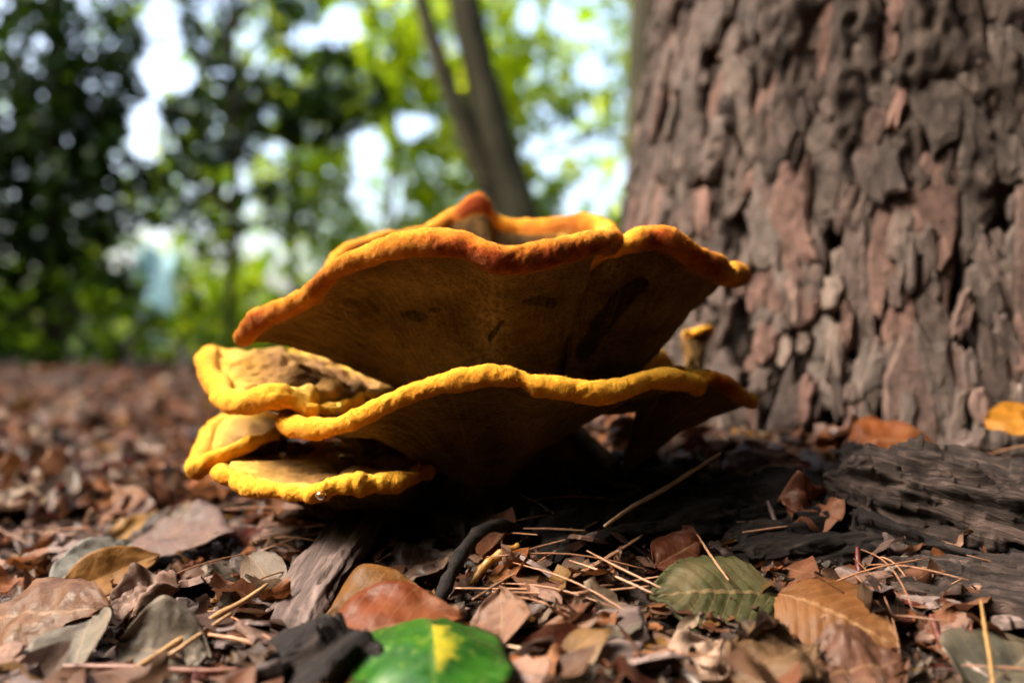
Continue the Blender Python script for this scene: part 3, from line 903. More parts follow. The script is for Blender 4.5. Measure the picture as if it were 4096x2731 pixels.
# ------------------------------------------------------------------ leaf shapes
def leaf_verts(L, W, bend=0.3, fold=0.25, curl=0.0, twist=0.0, wave=0.1, nx=11, ny=5, seed=0, tip=1.0, cord=0.0, rib=0.0):
    """returns verts (x along, y across, z up), faces, s, v"""
    s = np.linspace(0, 1, nx)
    v = np.linspace(-1, 1, ny)
    S, Vv = np.meshgrid(s, v, indexing='ij')
    hw = W / 2 * np.sin(np.pi * np.clip(S, 0.02, .995) ** 0.85) ** (0.85 * tip)
    if cord:
        hw = W / 2 * np.where(S < .35, (0.55 + 0.45 * np.sin(np.pi * .5 * S / .35)), np.cos(np.pi * .5 * (S - .35) / .65) ** .8)
    x0 = S * L - (cord * L * 0.12 * np.abs(Vv) * np.clip(1 - S * 4, 0, 1) if cord else 0)
    y = Vv * hw
    ang = bend * S
    # bend along the length
    k = bend / L if abs(bend) > 1e-4 else 1e-4 / L
    cx, cz = np.sin(k * x0) / k, (1 - np.cos(k * x0)) / k
    zz = fold * np.abs(y)
    if abs(curl) > 1e-4:
        kk = curl / (W / 2)
        y2 = np.sin(kk * y) / kk
        zz = zz + (1 - np.cos(kk * y)) / kk
        y = y2
    if rib:
        ph = S * 9.0 - np.abs(Vv) * 2.3
        zz = zz + rib * np.abs(np.mod(ph, 1.0) - 0.5) * 2 * (1 - np.abs(2 * S - 1) ** 4)
    pp = np.stack([x0.ravel(), (Vv * W / 2).ravel(), np.full(S.size, seed * 1.7)], 1)
    zz = zz + (wave * W * fbm(pp, W * 0.55, seed, 2)).reshape(S.shape) * (0.35 + np.abs(Vv))
    if nx > 20: zz = zz + (0.3 * wave * W * fbm(pp, W * 0.16, seed + 4, 2)).reshape(S.shape)
    yy = y + (0.05 * W * pn(pp, W * .35, seed + 2)).reshape(S.shape) * np.abs(Vv) ** 3
    ct, st = np.cos(twist * (S - .5)), np.sin(twist * (S - .5))
    Y, Z = yy * ct - zz * st, yy * st + zz * ct
    X = cx - np.sin(k * x0) * Z
    Z2 = cz + np.cos(k * x0) * Z
    V = np.stack([X.ravel(), Y.ravel(), Z2.ravel()], 1)
    return V, gridfaces(nx, ny, False), S.ravel(), Vv.ravel()


def solid(V, F, s, v, t):
    """give a sheet a thickness"""
    e = {}
    for f in F:
        for i in range(4):
            a, b = int(f[i]), int(f[(i + 1) % 4])
            e[(a, b)] = e.get((a, b), 0) + 1
    n = len(V)
    me_n = np.zeros_like(V)
    for f in F:
        q = V[f]
        nn = np.cross(q[2] - q[0], q[3] - q[1])
        me_n[f] += nn
    me_n /= np.linalg.norm(me_n, axis=1)[:, None] + 1e-15
    V2 = np.concatenate([V, V - me_n * t])
    sides = [(b, a, a + n, b + n) for (a, b) in e if (b, a) not in e]
    F2 = np.concatenate([F, F[:, ::-1] + n, np.array(sides)])
    return V2, F2, np.concatenate([s, s]), np.concatenate([v, v])


def leaf_mesh(name, thick=0.00025, **kw):
    V, F, s, v = leaf_verts(**kw)
    if thick: V, F, s, v = solid(V, F, s, v, thick)
    return mesh(name, V, F, True, dict(s=s, v=v))


def frame(base, tip, up):
    x = (tip - base).normalized()
    z = (up - x * up.dot(x)).normalized()
    y = z.cross(x)
    m = Matrix((x, y, z)).transposed().to_4x4()
    m.translation = base
    return m


HERO = []          # footprints of the hand placed leaves


def hero(name, label, cat, base, tip, W, color, up=(0, 0, 1), mat=None, **kw):
    """base, tip: points; the leaf spans between them"""
    (b, t), k = rest([base, tip], kw.pop('lift', .006))
    W *= k
    L = (t - b).length
    bend = kw.get('bend', 0.3)
    chord = 2 * math.sin(abs(bend) / 2) / abs(bend) if abs(bend) > 1e-3 else 1
    args = dict(L=L / chord, W=W, nx=36, ny=19, seed=len(HERO) + 3)
    args.update(kw)
    me = leaf_mesh(name, **args)
    o = obj(name, me, mat or MAT['leaf'])
    # the chord of the bent leaf points up by bend/2
    mt = frame(b, t, Vector(up)) @ Matrix.Rotation(bend / 2, 4, 'Y')
    o.matrix_world = mt
    o.color = (*(c * .66 for c in color), 1)
    tag(o, label, cat)
    HERO.append((b, t, W))
    return o


def patch_green(m, col, s, v, co, veins):
    g = m.ramp(m.noise(60, 4, 0.6, co), [(0.35, (0.012, 0.060, 0.008)), (0.6, (0.030, 0.125, 0.010)), (0.75, (0.06, 0.17, 0.012))])
    side = m.math('MULTIPLY', m.ramp(v, [(0.0, 0.0), (0.03, 1.0), (0.40, 0.6), (0.7, 0.0)]), m.ramp(s, [(0.05, 0.0), (0.15, 1.0), (0.55, 0.9), (0.75, 0.0)]))
    y = m.ramp(m.math('ADD', side, m.math('SUBTRACT', m.noise(110, 3, 0.6, co), 0.55)), [(0.62, 0.0), (0.85, 1.0)])
    c = m.mix(y, g, (0.50, 0.40, 0.03))
    sp = m.ramp(m.noise(260, 3, 0.6, co), [(0.60, 0.0), (0.68, 0.6)])
    c = m.mix(sp, c, (0.22, 0.30, 0.05))
    return m.mix(m.math('MULTIPLY', veins, 0.35), c, (0.16, 0.26, 0.06))


MAT['green'] = mat_leaf('green_leaf_tissue', False, 0.34, 0.3, patch_green, 0.2)
MAT['smooth'] = mat_leaf('smooth_leaf_tissue', False, 0.55, 0.6, None, 0.3, 0.8)

# (2352-wide photo pixels; depth from the ground under each leaf)
hero('green_leaf', 'fresh glossy green leaf with a yellow patch beside its midrib', 'leaf', P2(985, 1422, .300), P2(1006, 1700, .232), .055, (.05, .15, .02),
     up=(0.03, -.25, 1), mat=MAT['green'], bend=-.55, fold=-.10, curl=-.35, wave=.05, cord=1.0)
hero('orange_leaf', 'arched burnt orange leaf right behind the green leaf', 'leaf', PF(716, 1500, .305), PF(1062, 1420, .312), .046, (.30, .062, .008),
     up=(0, -.75, .75), mat=MAT['smooth'], bend=-.9, fold=-.1, curl=-.3, wave=.08)
hero('yellow_brown_leaf', 'mustard brown leaf showing along the top of the burnt orange leaf', 'leaf', PF(745, 1420, .318), PF(985, 1392, .322), .034, (.27, .105, .012),
     up=(0, -.6, .8), mat=MAT['smooth'], bend=-.9, curl=-.4, wave=.08)
hero('pink_brown_leaf', 'small pinkish tan leaf standing on edge beside the green leaf', 'leaf', PF(1150, 1490, .300), PF(1150, 1352, .322), .024, (.33, .165, .105),
     up=(-.25, -1, .35), bend=.25, fold=.15)
hero('olive_leaf', 'rolled olive green leaf with raised veins', 'leaf', PF(1790, 1368, .322), PF(1492, 1372, .318), .045, (.105, .105, .036),
     up=(0.05, -.62, .78), mat=MAT['smooth'], bend=-.35, fold=.05, curl=-.75, wave=.06, rib=.0022)
hero('ribbed_leaf', 'orange brown ribbed beech leaf touching the rolled olive leaf', 'leaf', PF(1788, 1365, .318), PF(2066, 1492, .290), .044, (.30, .115, .030),
     up=(-.15, -.62, .78), mat=MAT['smooth'], bend=-.55, fold=-.1, curl=-.45, wave=.05, rib=.0018)
hero('tan_leaf', 'crumpled tan leaf below the ribbed beech leaf', 'leaf', hit(1680, 1556, .005), hit(1880, 1486, .008), .034, (.21, .115, .055), up=(0, -.3, .9), bend=-.35, curl=-.3, wave=.2)
hero('cream_leaf', 'pale cream papery leaf fragment crossed by a twig', 'leaf', hit(1570, 1562, .005), hit(1660, 1470, .009), .026, (.60, .40, .29), up=(0.1, -.3, .9), bend=.3, wave=.22)
hero('grey_leaf', 'flat greenish grey leaf under the yellow grass blade', 'leaf', hit(2230, 1590, .005), hit(2400, 1480, .010), .044, (.15, .14, .105), up=(-.1, -.3, .9), bend=.2, wave=.08)
hero('crumpled_brown_leaf', 'crumpled pinkish brown leaf under the tip of the ribbed beech leaf', 'leaf', hit(1880, 1550, .004), hit(2075, 1530, .006), .034, (.20, .085, .05), up=(0, -.3, .9), bend=-.3, wave=.24)
hero('yellow_orange_leaf', 'folded yellow orange leaf leaning on a pale grey leaf', 'leaf', hit(128, 1375, .008), hit(368, 1272, .018), .026, (.40, .17, .025), up=(.1, -.75, .65), mat=MAT['smooth'], bend=-.2, fold=.35, wave=.05)
hero('pale_grey_leaf', 'pale silvery grey leaf behind the folded yellow orange leaf', 'leaf', hit(118, 1345, .012), hit(305, 1242, .018), .026, (.34, .33, .28), up=(.1, -.6, .75), mat=MAT['smooth'], bend=-.25, wave=.08)
hero('mauve_leaf', 'broad mauve brown leaf with a wet bluish sheen', 'leaf', hit(270, 1262, .008), hit(548, 1232, .012), .050, (.24, .145, .125), up=(0, -.35, .9), mat=MAT['smooth'], bend=-.3, wave=.12, curl=-.2)
hero('large_brown_leaf', 'large curled brown leaf with a torn dark hole', 'leaf', hit(-60, 1445, .006), hit(262, 1412, .014), .046, (.24, .105, .050), up=(0, -.5, .85), bend=-.6, curl=-.45, wave=.12)
hero('dark_red_leaf', 'deep crimson leaf tucked behind a pale triangular leaf', 'leaf', PF(122, 1462, .306), PF(232, 1432, .312), .014, (.11, .006, .008), up=(0, -.8, .6), mat=MAT['smooth'], bend=-.3)
hero('grey_triangle_leaf', 'pale grey pointed leaf standing against the crimson leaf', 'leaf', PF(168, 1548, .292), PF(214, 1418, .316), .032, (.30, .26, .21), up=(-.1, -1, .4), mat=MAT['smooth'], bend=-.35, curl=.5)
hero('silver_leaf', 'pale silvery curled leaf lying under the straw coloured twig', 'leaf', PF(268, 1478, .30), PF(486, 1512, .296), .034, (.33, .285, .235), up=(0, -.75, .65), mat=MAT['smooth'], bend=.5, curl=.5)
hero('pink_crumpled_leaf', 'crumpled pale pink leaf below the folded yellow orange leaf', 'leaf', hit(256, 1408, .008), hit(412, 1350, .014), .034, (.36, .22, .17), up=(0, -.5, .8), bend=-.5, wave=.34)
hero('curled_red_leaf', 'tightly curled rust red leaf near the crossed needles', 'leaf', PF(1505, 1300, .36), PF(1608, 1245, .37), .030, (.22, .055, .022), up=(0, -.8, .6), mat=MAT['smooth'], bend=-.5, curl=-1.2)
hero('rust_sliver_leaf', 'thin rust red leaf sliver pointing up behind the curled rust leaf', 'leaf', PF(1590, 1258, .372), PF(1548, 1205, .378), .013, (.25, .075, .035), up=(0, -1, .3), bend=.3)
hero('red_brown_leaf', 'shiny red brown leaf beside the blackened wood', 'leaf', hit(1640, 1102, .012), hit(1860, 1070, .014), .048, (.25, .085, .045), up=(0, -.4, .9), mat=MAT['smooth'], bend=-.4, curl=-.35, wave=.12)
hero('crumpled_orange_leaf', 'small crumpled orange leaf between the blackened wood and the bark log', 'leaf', hit(1815, 1212, .008), hit(1895, 1142, .014), .030, (.36, .135, .075), up=(0, -.6, .75), bend=.5, wave=.38)
hero('orange_tree_leaf', 'rounded orange red leaf propped behind the bark log', 'leaf', PF(1935, 1042, .535), PF(2150, 1040, .53), .060, (.33, .085, .012), up=(0, -.35, .9), mat=MAT['smooth'], bend=-1.3, curl=-.6)
hero('bright_yellow_leaf', 'bright yellow orange leaf caught on the bark at the pine foot', 'leaf', P2(2262, 970, .505), P2(2440, 975, .495), .034, (.62, .25, .012), up=(0, -.45, .9), mat=MAT['smooth'], bend=-.3, curl=-.3)
hero('half_hidden_leaf', 'orange and white leaf glimpsed under the lower fungus tier', 'leaf', PF(1372, 1036, .60), PF(1520, 1020, .60), .045, (.38, .16, .08), up=(0, -.7, .7), bend=-.8, wave=.2)
hero('amber_leaf', 'narrow amber leaf sliver sticking up in the litter beside the lowest shelf', 'leaf', hit(262, 1238, .006), hit(362, 1172, .020), .014, (.42, .20, .03), up=(0, -.8, .6), bend=.2)
hero('white_flake_leaf', 'pale buff leaf lying in front of the lowest yellow shelf', 'leaf', hit(395, 1190, .010), hit(520, 1128, .014), .022, (.42, .33, .25), up=(0, -.4, .8), bend=.3)
hero('purple_brown_leaf', 'dull purple brown leaf under the arched black root', 'leaf', hit(850, 1352, .004), hit(1060, 1275, .008), .030, (.085, .050, .042), up=(0, -.15, 1), bend=-.3, wave=.2)

# ------------------------------------------------------------------ bark slabs, wood, roots
def slab(name, label, cat, p0, p1, width, thick, up, mat, seed=0, rough=1.0, arch=0.0, taper=0.25, n1=150, n2=110):
    (p0, p1), k = rest([p0, p1], thick * .35)
    width, thick = width * k, thick * k
    L = (p1 - p0).length
    s = np.linspace(0, 1, n1)
    th = np.linspace(0, 2 * np.pi, n2, endpoint=False)
    S, TH = np.meshgrid(s, th, indexing='ij')
    e = 0.45
    cx = np.sign(np.cos(TH)) * np.abs(np.cos(TH)) ** e
    cz = np.sign(np.sin(TH)) * np.abs(np.sin(TH)) ** 0.7
    r = np.random.default_rng(seed)
    pl = np.stack([S.ravel() * L, np.zeros(S.size), np.zeros(S.size)], 1)
    wv = 1 + 0.22 * pn(pl, L * .3, seed).reshape(S.shape) - taper * np.abs(2 * S - 1) ** 6
    x = S * L
    # ragged ends
    lat = np.stack([np.zeros(S.size), (cx * width).ravel(), (cz * thick).ravel()], 1)
    x = x + (2 * S - 1) ** 5 * (0.10 * L * pn(lat, width * .35, seed + 4)).reshape(S.shape)
    y = cx * width / 2 * wv
    z = cz * thick / 2 * (1 - 0.5 * np.abs(2 * S - 1) ** 8) + arch * (1 - (2 * S - 1) ** 2) - arch * 0.6 * (2 * y / width) ** 2
    V = np.stack([x.ravel(), y.ravel(), z.ravel()], 1)
    skew = np.array([[.9, .31, -.31], [-.36, .92, -.16], [.24, .26, .935]])
    q = (V * np.array([0.22, 1, 1])) @ skew
    nr = np.stack([np.zeros(S.size), np.cos(TH).ravel(), np.sin(TH).ravel()], 1)
    d = fbm(q, 0.013, seed + 7, 3, .55)
    step = np.round(d * 4) / 4
    V = V + nr * (rough * 0.0035 * (0.5 * d + 0.8 * step))[:, None]
    q2 = (V * np.array([0.10, 1, 1])) @ skew
    fib = 1 - np.abs(fbm(q2, 0.0075, seed + 13, 2)) * 2.2
    V = V + nr * (rough * 0.0014 * np.clip(fib, -1, 1))[:, None]
    V = V + nr * (rough * 0.0006 * pn(V @ skew, 0.007, seed + 9))[:, None]
    F = [tuple(f) for f in gridfaces(n1, n2)]
    F = F + [tuple(range(n2 - 1, -1, -1)), tuple(range((n1 - 1) * n2, n1 * n2))]
    o = obj(name, mesh(name, V, F, True), mat)
    o.matrix_world = frame(p0, p1, Vector(up))
    tag(o, label, cat)
    if name not in ('grey_bark', 'bark_slab', 'root_lump', 'flat_chip', 'mauve_chip'): HERO.append((p0, p1, width * .45))
    return o


slab('bark_log', 'thick grey brown slab of weathered bark lying in front of the pine', 'bark', PF(1915, 1100, .455), PF(2560, 1262, .40), .056, .036, (-.06, .06, 1), MAT['log'], 21, 2.3, .004)
slab('bark_slab', 'dark layered bark slab underneath the thick weathered bark slab', 'bark', PF(1960, 1172, .435), PF(2560, 1345, .375), .055, .018, (-.1, -.3, 1), MAT['rot'], 22, 2.2)
slab('bark_sliver', 'thin mauve bark sliver jutting from under the weathered slab', 'bark', PF(2040, 1195, .40), PF(2290, 1262, .375), .016, .004, (0, -.5, 1), MAT['slab'], 29, .5)
slab('bark_strip', 'long pinkish brown bark strip leaning against the fungus stalk', 'bark', PF(640, 1462, .318), PF(826, 1176, .395), .026, .007, (-.25, -.6, .8), MAT['slab'], 23, .8)
slab('black_wood', 'blackened rotten wood piece beside the fungus stalk', 'wood', hit(1450, 1212, .004), hit(1890, 1152, .004), .045, .022, (0, -.4, 1), MAT['rot'], 24, 1.4)
slab('black_branch', 'blackened wood block resting below the rotten wood piece', 'wood', hit(1690, 1268, .004), hit(2010, 1232, .004), .030, .014, (0, -.4, 1), MAT['rot'], 25, 1.3)
slab('grey_bark', 'greyish bark chunk carrying a pale lichen flake', 'bark', PF(2010, 1345, .345), PF(2480, 1440, .305), .032, .018, (-.1, -.4, .9), MAT['log'], 26, 2.0)
slab('root_lump', 'dark earthy root mound under the fungus tiers', 'root', hit(1150, 1225, .002), hit(1600, 1130, .004), .10, .026, (0, -.2, 1), MAT['rot'], 27, 1.8)  # black colour partly stands in for the shade under the tiers
slab('charred_clump', 'rough charred clump of bark beside the green leaf', 'bark', PF(640, 1640, .262), PF(815, 1478, .285), .034, .020, (0, -.4, 1), MAT['rot'], 28, 1.9)
slab('grey_chip', 'slate grey wood chip lying behind the rolled olive leaf', 'wood chip', PF(1600, 1345, .335), PF(1745, 1262, .37), .026, .006, (0, -.5, 1), MAT['slab'], 30, .5, n1=50, n2=32)
slab('mauve_chip', 'mauve bark chip in front of the rolled olive leaf', 'bark', hit(1340, 1462, .006), hit(1480, 1430, .010), .020, .005, (0, -.4, 1), MAT['slab'], 31, .5, n1=50, n2=32)
slab('flat_chip', 'flat dark bark chip below the mauve chip', 'bark', hit(1275, 1500, .006), hit(1475, 1512, .008), .014, .005, (0, -.4, 1), MAT['slab'], 32, .5, n1=50, n2=32)

# pale lichen flake
gb = bpy.data.objects['grey_bark']
bpy.context.view_layer.update()


def on_object(o, px, py):
    """first point of an object on a photo pixel's sight line"""
    inv = o.matrix_world.inverted()
    a, b = Vector((0, 0, CAM_Z)), P2(px, py, 1.0)
    ok, loc, nr, _ = o.ray_cast(inv @ a, (inv.to_3x3() @ (b - a)).normalized())
    return (o.matrix_world @ loc - (b - a) * .003) if ok else hit(px, py)


LP0, LP1 = on_object(gb, 2158, 1378), on_object(gb, 2212, 1424)
lv, lf, ls, lvv = leaf_verts(L=.0145, W=.0062, bend=.2, fold=.1, wave=.25, nx=14, ny=9, seed=77)
lich = obj('lichen_flake', mesh('lichen_flake', *solid(lv, lf, ls, lvv, .0005)[:2]), mat_plain('lichen', (.15, .19, .16), .8, .2, 400))
lich.matrix_world = frame(LP0, LP1, Vector((-.1, -.8, .8)))
tag(lich, 'pale grey green lichen flake on the greyish bark chunk', 'lichen')


def stick(name, label, cat, pts, r, color, seed=0, mat=None, taper=.6, group=None, n=7, rough=.25, lift=.006):
    pts, k = rest(pts, lift)
    r = r * k
    C = catmull([list(p) for p in pts], 26, False)
    s = np.linspace(0, 1, len(C))
    rad = r * (1 - (1 - taper) * np.abs(2 * s - 1) ** 2.5)
    c0 = C[0].copy()
    V, F = tube(C - c0, rad, n, seed, rough)
    o = obj(name, mesh(name, V, F), mat or MAT['needle'], loc=Vector(c0))
    o.color = (*color, 1)
    tag(o, label, cat, group)
    if r > .002: HERO.append((Vector(C[0]), Vector(C[-1]), .006))
    return o


stick('black_root', 'charcoal black root arching out of the litter in front of the fungus', 'root',
      [PF(1005, 1385, .325), PF(1045, 1300, .338), PF(1090, 1232, .352), PF(1140, 1206, .362), PF(1190, 1216, .372), PF(1222, 1262, .378), PF(1225, 1345, .372)], .0027, (.018, .021, .022), 2, MAT['rot'], 1.0, n=14, rough=.45)
stick('dark_stub', 'blunt dark wood stub standing up under the fungus', 'wood', [PF(1212, 1240, .40), PF(1224, 1200, .402), PF(1236, 1166, .405)], .0030, (.06, .05, .045), 3, MAT['rot'], .8, n=12, rough=.4)
stick('golden_sliver', 'golden brown bark sliver under the arched black root', 'bark', [PF(1080, 1340, .345), PF(1125, 1290, .35), PF(1192, 1252, .356)], .0022, (.40, .20, .045), 4, None, .5, rough=.6)

TW = [
    ('twig', 'thin brown twig slanting up across the dark hollow under the fungus', [(1388, 1208, .385), (1450, 1165, .40), (1530, 1120, .415), (1655, 1040, .43)], .0012, (.34, .21, .12)),
    ('twig', 'forked dark twig lying against the pine foot', [(1590, 1010, .52), (1660, 985, .53), (1720, 966, .54), (1790, 966, .55), (1860, 964, .56)], .0012, (.055, .035, .03)),
    ('straw_twig', 'long straw coloured twig with a pale cut end', [(614, 1342, .345), (560, 1380, .335), (500, 1412, .325), (400, 1478, .308), (235, 1580, .285)], .00125, (.46, .27, .12)),
    ('straw_twig', 'second straw twig lying alongside the one with the pale cut end', [(530, 1408, .325), (440, 1470, .308), (370, 1520, .298), (300, 1580, .285)], .0009, (.48, .29, .15)),
    ('red_twig', 'long reddish brown twig lying level across the litter', [(18, 1532, .292), (140, 1530, .290), (300, 1532, .288), (460, 1540, .286), (620, 1535, .288)], .0012, (.20, .075, .045)),
    ('orange_stalk', 'thin orange stalk bending down between the straw twig and the charred clump', [(478, 1456, .31), (560, 1470, .306), (630, 1492, .302), (694, 1512, .298)], .0009, (.42, .20, .09)),
    ('purple_twig', 'dark purple twig standing crooked on the blackened wood block', [(1763, 1150, .395), (1778, 1190, .388), (1792, 1230, .380), (1806, 1262, .373)], .0013, (.10, .058, .055)),
    ('white_splinter', 'bone white wood splinter propped beside the greyish bark chunk', [(2096, 1262, .355), (2050, 1305, .345), (2002, 1360, .332)], .0017, (.42, .34, .27)),
    ('cinnamon_twig', 'thick cinnamon twig crossing the cream leaf fragment', [(1588, 1478, .315), (1700, 1530, .30), (1800, 1556, .292), (1960, 1600, .28)], .0014, (.45, .22, .11)),
    ('grey_twig', 'short grey twig end beside the cinnamon twig', [(1520, 1500, .31), (1560, 1530, .30), (1610, 1580, .29)], .0014, (.36, .29, .25)),
    ('copper_twig', 'copper coloured twig running out below the flat dark bark chip', [(1290, 1580, .284), (1400, 1540, .293), (1490, 1508, .302), (1568, 1488, .308)], .0013, (.38, .16, .07)),
    ('rust_twig', 'rust red broken stem standing against the greyish bark chunk', [(2138, 1412, .316), (2156, 1460, .308), (2172, 1490, .302)], .0014, (.13, .035, .022)),
    ('pale_brown_twig', 'pale grey brown stem below the rust red broken stem', [(2168, 1488, .302), (2210, 1520, .294), (2272, 1556, .285)], .0016, (.28, .20, .16)),
    ('grass_blade', 'dry yellow grass blade standing at the flat greenish grey leaf', [(2253, 1378, .315), (2262, 1440, .305), (2272, 1500, .296), (2284, 1590, .284)], .0008, (.34, .19, .06)),
    ('red_bud', 'upright dark red bud scale beside the bone white splinter', [(1969, 1256, .360), (1972, 1300, .354), (1976, 1345, .347)], .0013, (.10, .014, .010)),
    ('pale_twig', 'thin pale twig lying over the shiny red brown leaf', [(1762, 1085, .43), (1820, 1112, .42), (1890, 1140, .41), (1965, 1175, .40)], .00085, (.42, .27, .19)),
    ('tan_stalk', 'tan leaf stalk bending over the soil beside the green leaf', [(1166, 1482, .306), (1220, 1496, .302), (1280, 1520, .296), (1340, 1545, .292)], .0009, (.50, .33, .21)),
]
for i, (nm, lb, pts, r, c) in enumerate(TW):
    stick(nm, lb, nm.split('_')[-1], [PF(*p) for p in pts], r, c, 40 + i, lift=.024 if i == 0 else .006)

# pine needles: the crossed ones in front, then a loose scatter
NG = 'fallen pine needles'
HN = [[(1045, 1350), (1200, 1352), (1380, 1345), (1522, 1322)], [(1130, 1358), (1300, 1362), (1500, 1345)], [(1202, 1213), (1270, 1214), (1344, 1218)],
      [(1344, 1218), (1250, 1282), (1160, 1330), (1085, 1376)], [(1308, 1286), (1400, 1318), (1500, 1362)], [(1348, 1264), (1420, 1302), (1520, 1350)],
      [(1476, 1228), (1400, 1275), (1308, 1326)], [(1470, 1234), (1390, 1285), (1300, 1335)], [(1600, 1225), (1636, 1280), (1674, 1332)],
      [(1692, 1198), (1750, 1198), (1822, 1196)], [(1706, 1222), (1760, 1215), (1810, 1208)], [(700, 1210), (740, 1206), (772, 1214)], [(1210, 1262), (1300, 1240), (1390, 1226)]]
for i, pts in enumerate(HN):
    q = [hit(px, py, .012 + .002 * (i % 3)) for px, py in pts]
    # keep the needle's run in depth smooth
    d0, d1 = q[0].y, q[-1].y
    q = [P2(px, py, d0 + (d1 - d0) * k / (len(pts) - 1)) for k, (px, py) in enumerate(pts)]
    stick('pine_needle', 'stiff reddish tan pine needle in the crossed heap in front of the fungus', 'needle', q, .00058, tuple(np.array((.46, .24, .14)) * RNG.uniform(.75, 1.2)), 60 + i, None, .55, 'crossed needles in front of the fungus', 6)
nd_proto = []
for k in range(8):
    L = RNG.uniform(.035, .08)
    b = RNG.uniform(-.25, .25)
    s = np.linspace(-.5, .5, 9)
    C = np.stack([s * L, b * L * s ** 2, 0.04 * L * np.cos(s * 4)], 1)
    V, F = tube(C, .00042 * (1 - 0.5 * np.abs(2 * s) ** 3), 5)
    me = mesh('pine_needle', V, F)
    me.materials.append(MAT['needle'])
    nd_proto.append(me)


def view_point(dmin, dmax):
    """a random ground point within the camera's field, denser near it"""
    while True:
        d = dmin * (dmax / dmin) ** RNG.uniform()
        x = RNG.uniform(-.68, .68) * d
        if math.hypot(x - TREE[0], d - TREE[1]) < .32: continue
        return x, d


def hides_hero(x, y, z, r):
    """would a loose leaf here lie on top of or in front of a hand placed one"""
    for b, t, W in HERO:
        ab = t - b
        k = max(0.0, min(1.0, ((Vector((x, y, z)) - b).dot(ab)) / ab.length_squared))
        c = b + ab * k
        if math.hypot(x - c.x, y - c.y) < W * .30: return True
        if y < c.y + .01:
            px, py = x / y, (z - CAM_Z) / y
            qx, qy = c.x / c.y, (c.z - CAM_Z) / c.y
            cx, cy = b.x / b.y, (b.z - CAM_Z) / b.y
            dx, dy = t.x / t.y, (t.z - CAM_Z) / t.y
            kk = max(0.0, min(1.0, ((px - cx) * (dx - cx) + (py - cy) * (dy - cy)) / ((dx - cx) ** 2 + (dy - cy) ** 2 + 1e-9)))
            if math.hypot(px - cx - kk * (dx - cx), py - cy - kk * (dy - cy)) < (W * .26 + r * .30) / c.y: return True
    return False


LAND = []
for o_, nm in [('green_leaf', 'glossy green leaf'), ('orange_leaf', 'burnt orange leaf'), ('olive_leaf', 'rolled olive leaf'), ('ribbed_leaf', 'ribbed beech leaf'), ('black_root', 'arched black root'),
               ('bark_strip', 'pinkish bark strip'), ('charred_clump', 'charred bark clump'), ('bark_log', 'weathered bark slab'), ('grey_bark', 'lichened bark chunk'), ('black_wood', 'blackened rotten wood'),
               ('yellow_orange_leaf', 'folded yellow orange leaf'), ('mauve_leaf', 'broad mauve leaf'), ('silver_leaf', 'silvery curled leaf'), ('large_brown_leaf', 'large curled brown leaf'), ('tan_leaf', 'crumpled tan leaf'),
               ('curled_red_leaf', 'curled rust red leaf'), ('orange_tree_leaf', 'orange red leaf by the pine'), ('amber_leaf', 'amber leaf sliver')]:
    oo = bpy.data.objects[o_]
    c = sum((oo.matrix_basis @ Vector(b) for b in oo.bound_box), Vector()) / 8
    LAND.append((c.x, c.y, nm))
LAND += [(-.06, .43, 'lowest yellow fungus shelf'), (.12, .62, 'pine foot'), (.02, .42, 'fungus stalk')]


def near(x, y):
    q = min(LAND, key=lambda a: math.hypot(x - a[0], y - a[1]))
    return 'near the ' + q[2] if math.hypot(x - q[0], y - q[1]) < .16 else 'out on the open forest floor'


def tone(f, lo, hi, words=('dark', 'mid toned', 'pale')):
    return words[0] if f < lo else words[2] if f > hi else words[1]


for k in range(110):
    while True:
        x, y = view_point(.27, .62)
        if not hides_hero(x, y, g1(x, y) + .01, .022): break
    o = bpy.data.objects.new('pine_needle', nd_proto[k % 8])
    COL.objects.link(o)
    o.location = (x, y, g1(x, y) + RNG.uniform(.006, .015))
    o.rotation_euler = (RNG.normal(0, .14), RNG.normal(0, .16), RNG.uniform(0, 6.28))
    f = RNG.uniform(.45, 1.35)
    o.color = (*(np.array((.34, .16, .085)) * f), 1)
    tag(o, '%s reddish pine needle lying loose %s' % (tone(f, .75, 1.05), near(x, y)), 'needle', NG)

# ------------------------------------------------------------------ leaf litter
KINDS = [('reddish brown', (.22, .080, .040), 6), ('pinkish tan', (.36, .19, .125), 3), ('dark chocolate', (.060, .028, .018), 4), ('rust orange', (.34, .105, .025), 3),
         ('mauve grey', (.22, .135, .115), 2), ('pale buff', (.42, .30, .21), 1.0), ('ash grey', (.24, .205, .165), .9), ('dark maroon', (.13, .020, .012), 2), ('ochre', (.38, .18, .035), 1.0)]
FORMS = [('flat', dict(bend=.15, curl=.1, wave=.10)), ('curled', dict(bend=-.8, curl=-.7, wave=.12)), ('crumpled', dict(bend=.6, curl=.4, wave=.34)), ('upturned', dict(bend=.9, curl=.8, wave=.10))]
pw = np.array([k[2] for k in KINDS])
pw = pw / pw.sum()
protos = {}
for fi, (fn, kw) in enumerate(FORMS):
    for j in range(4):
        L = RNG.uniform(.030, .056)
        W = L * RNG.uniform(.42, .68)
        args = dict(L=L, W=W, nx=11, ny=6, seed=300 + fi * 10 + j, twist=RNG.normal(0, .35), fold=RNG.uniform(-.2, .3))
        args.update(kw)
        protos[(fi, j)] = (leaf_verts(**args), leaf_mesh('dry_leaf', thick=0, **args))
        protos[(fi, j)][1].materials.append(MAT['leaf'])

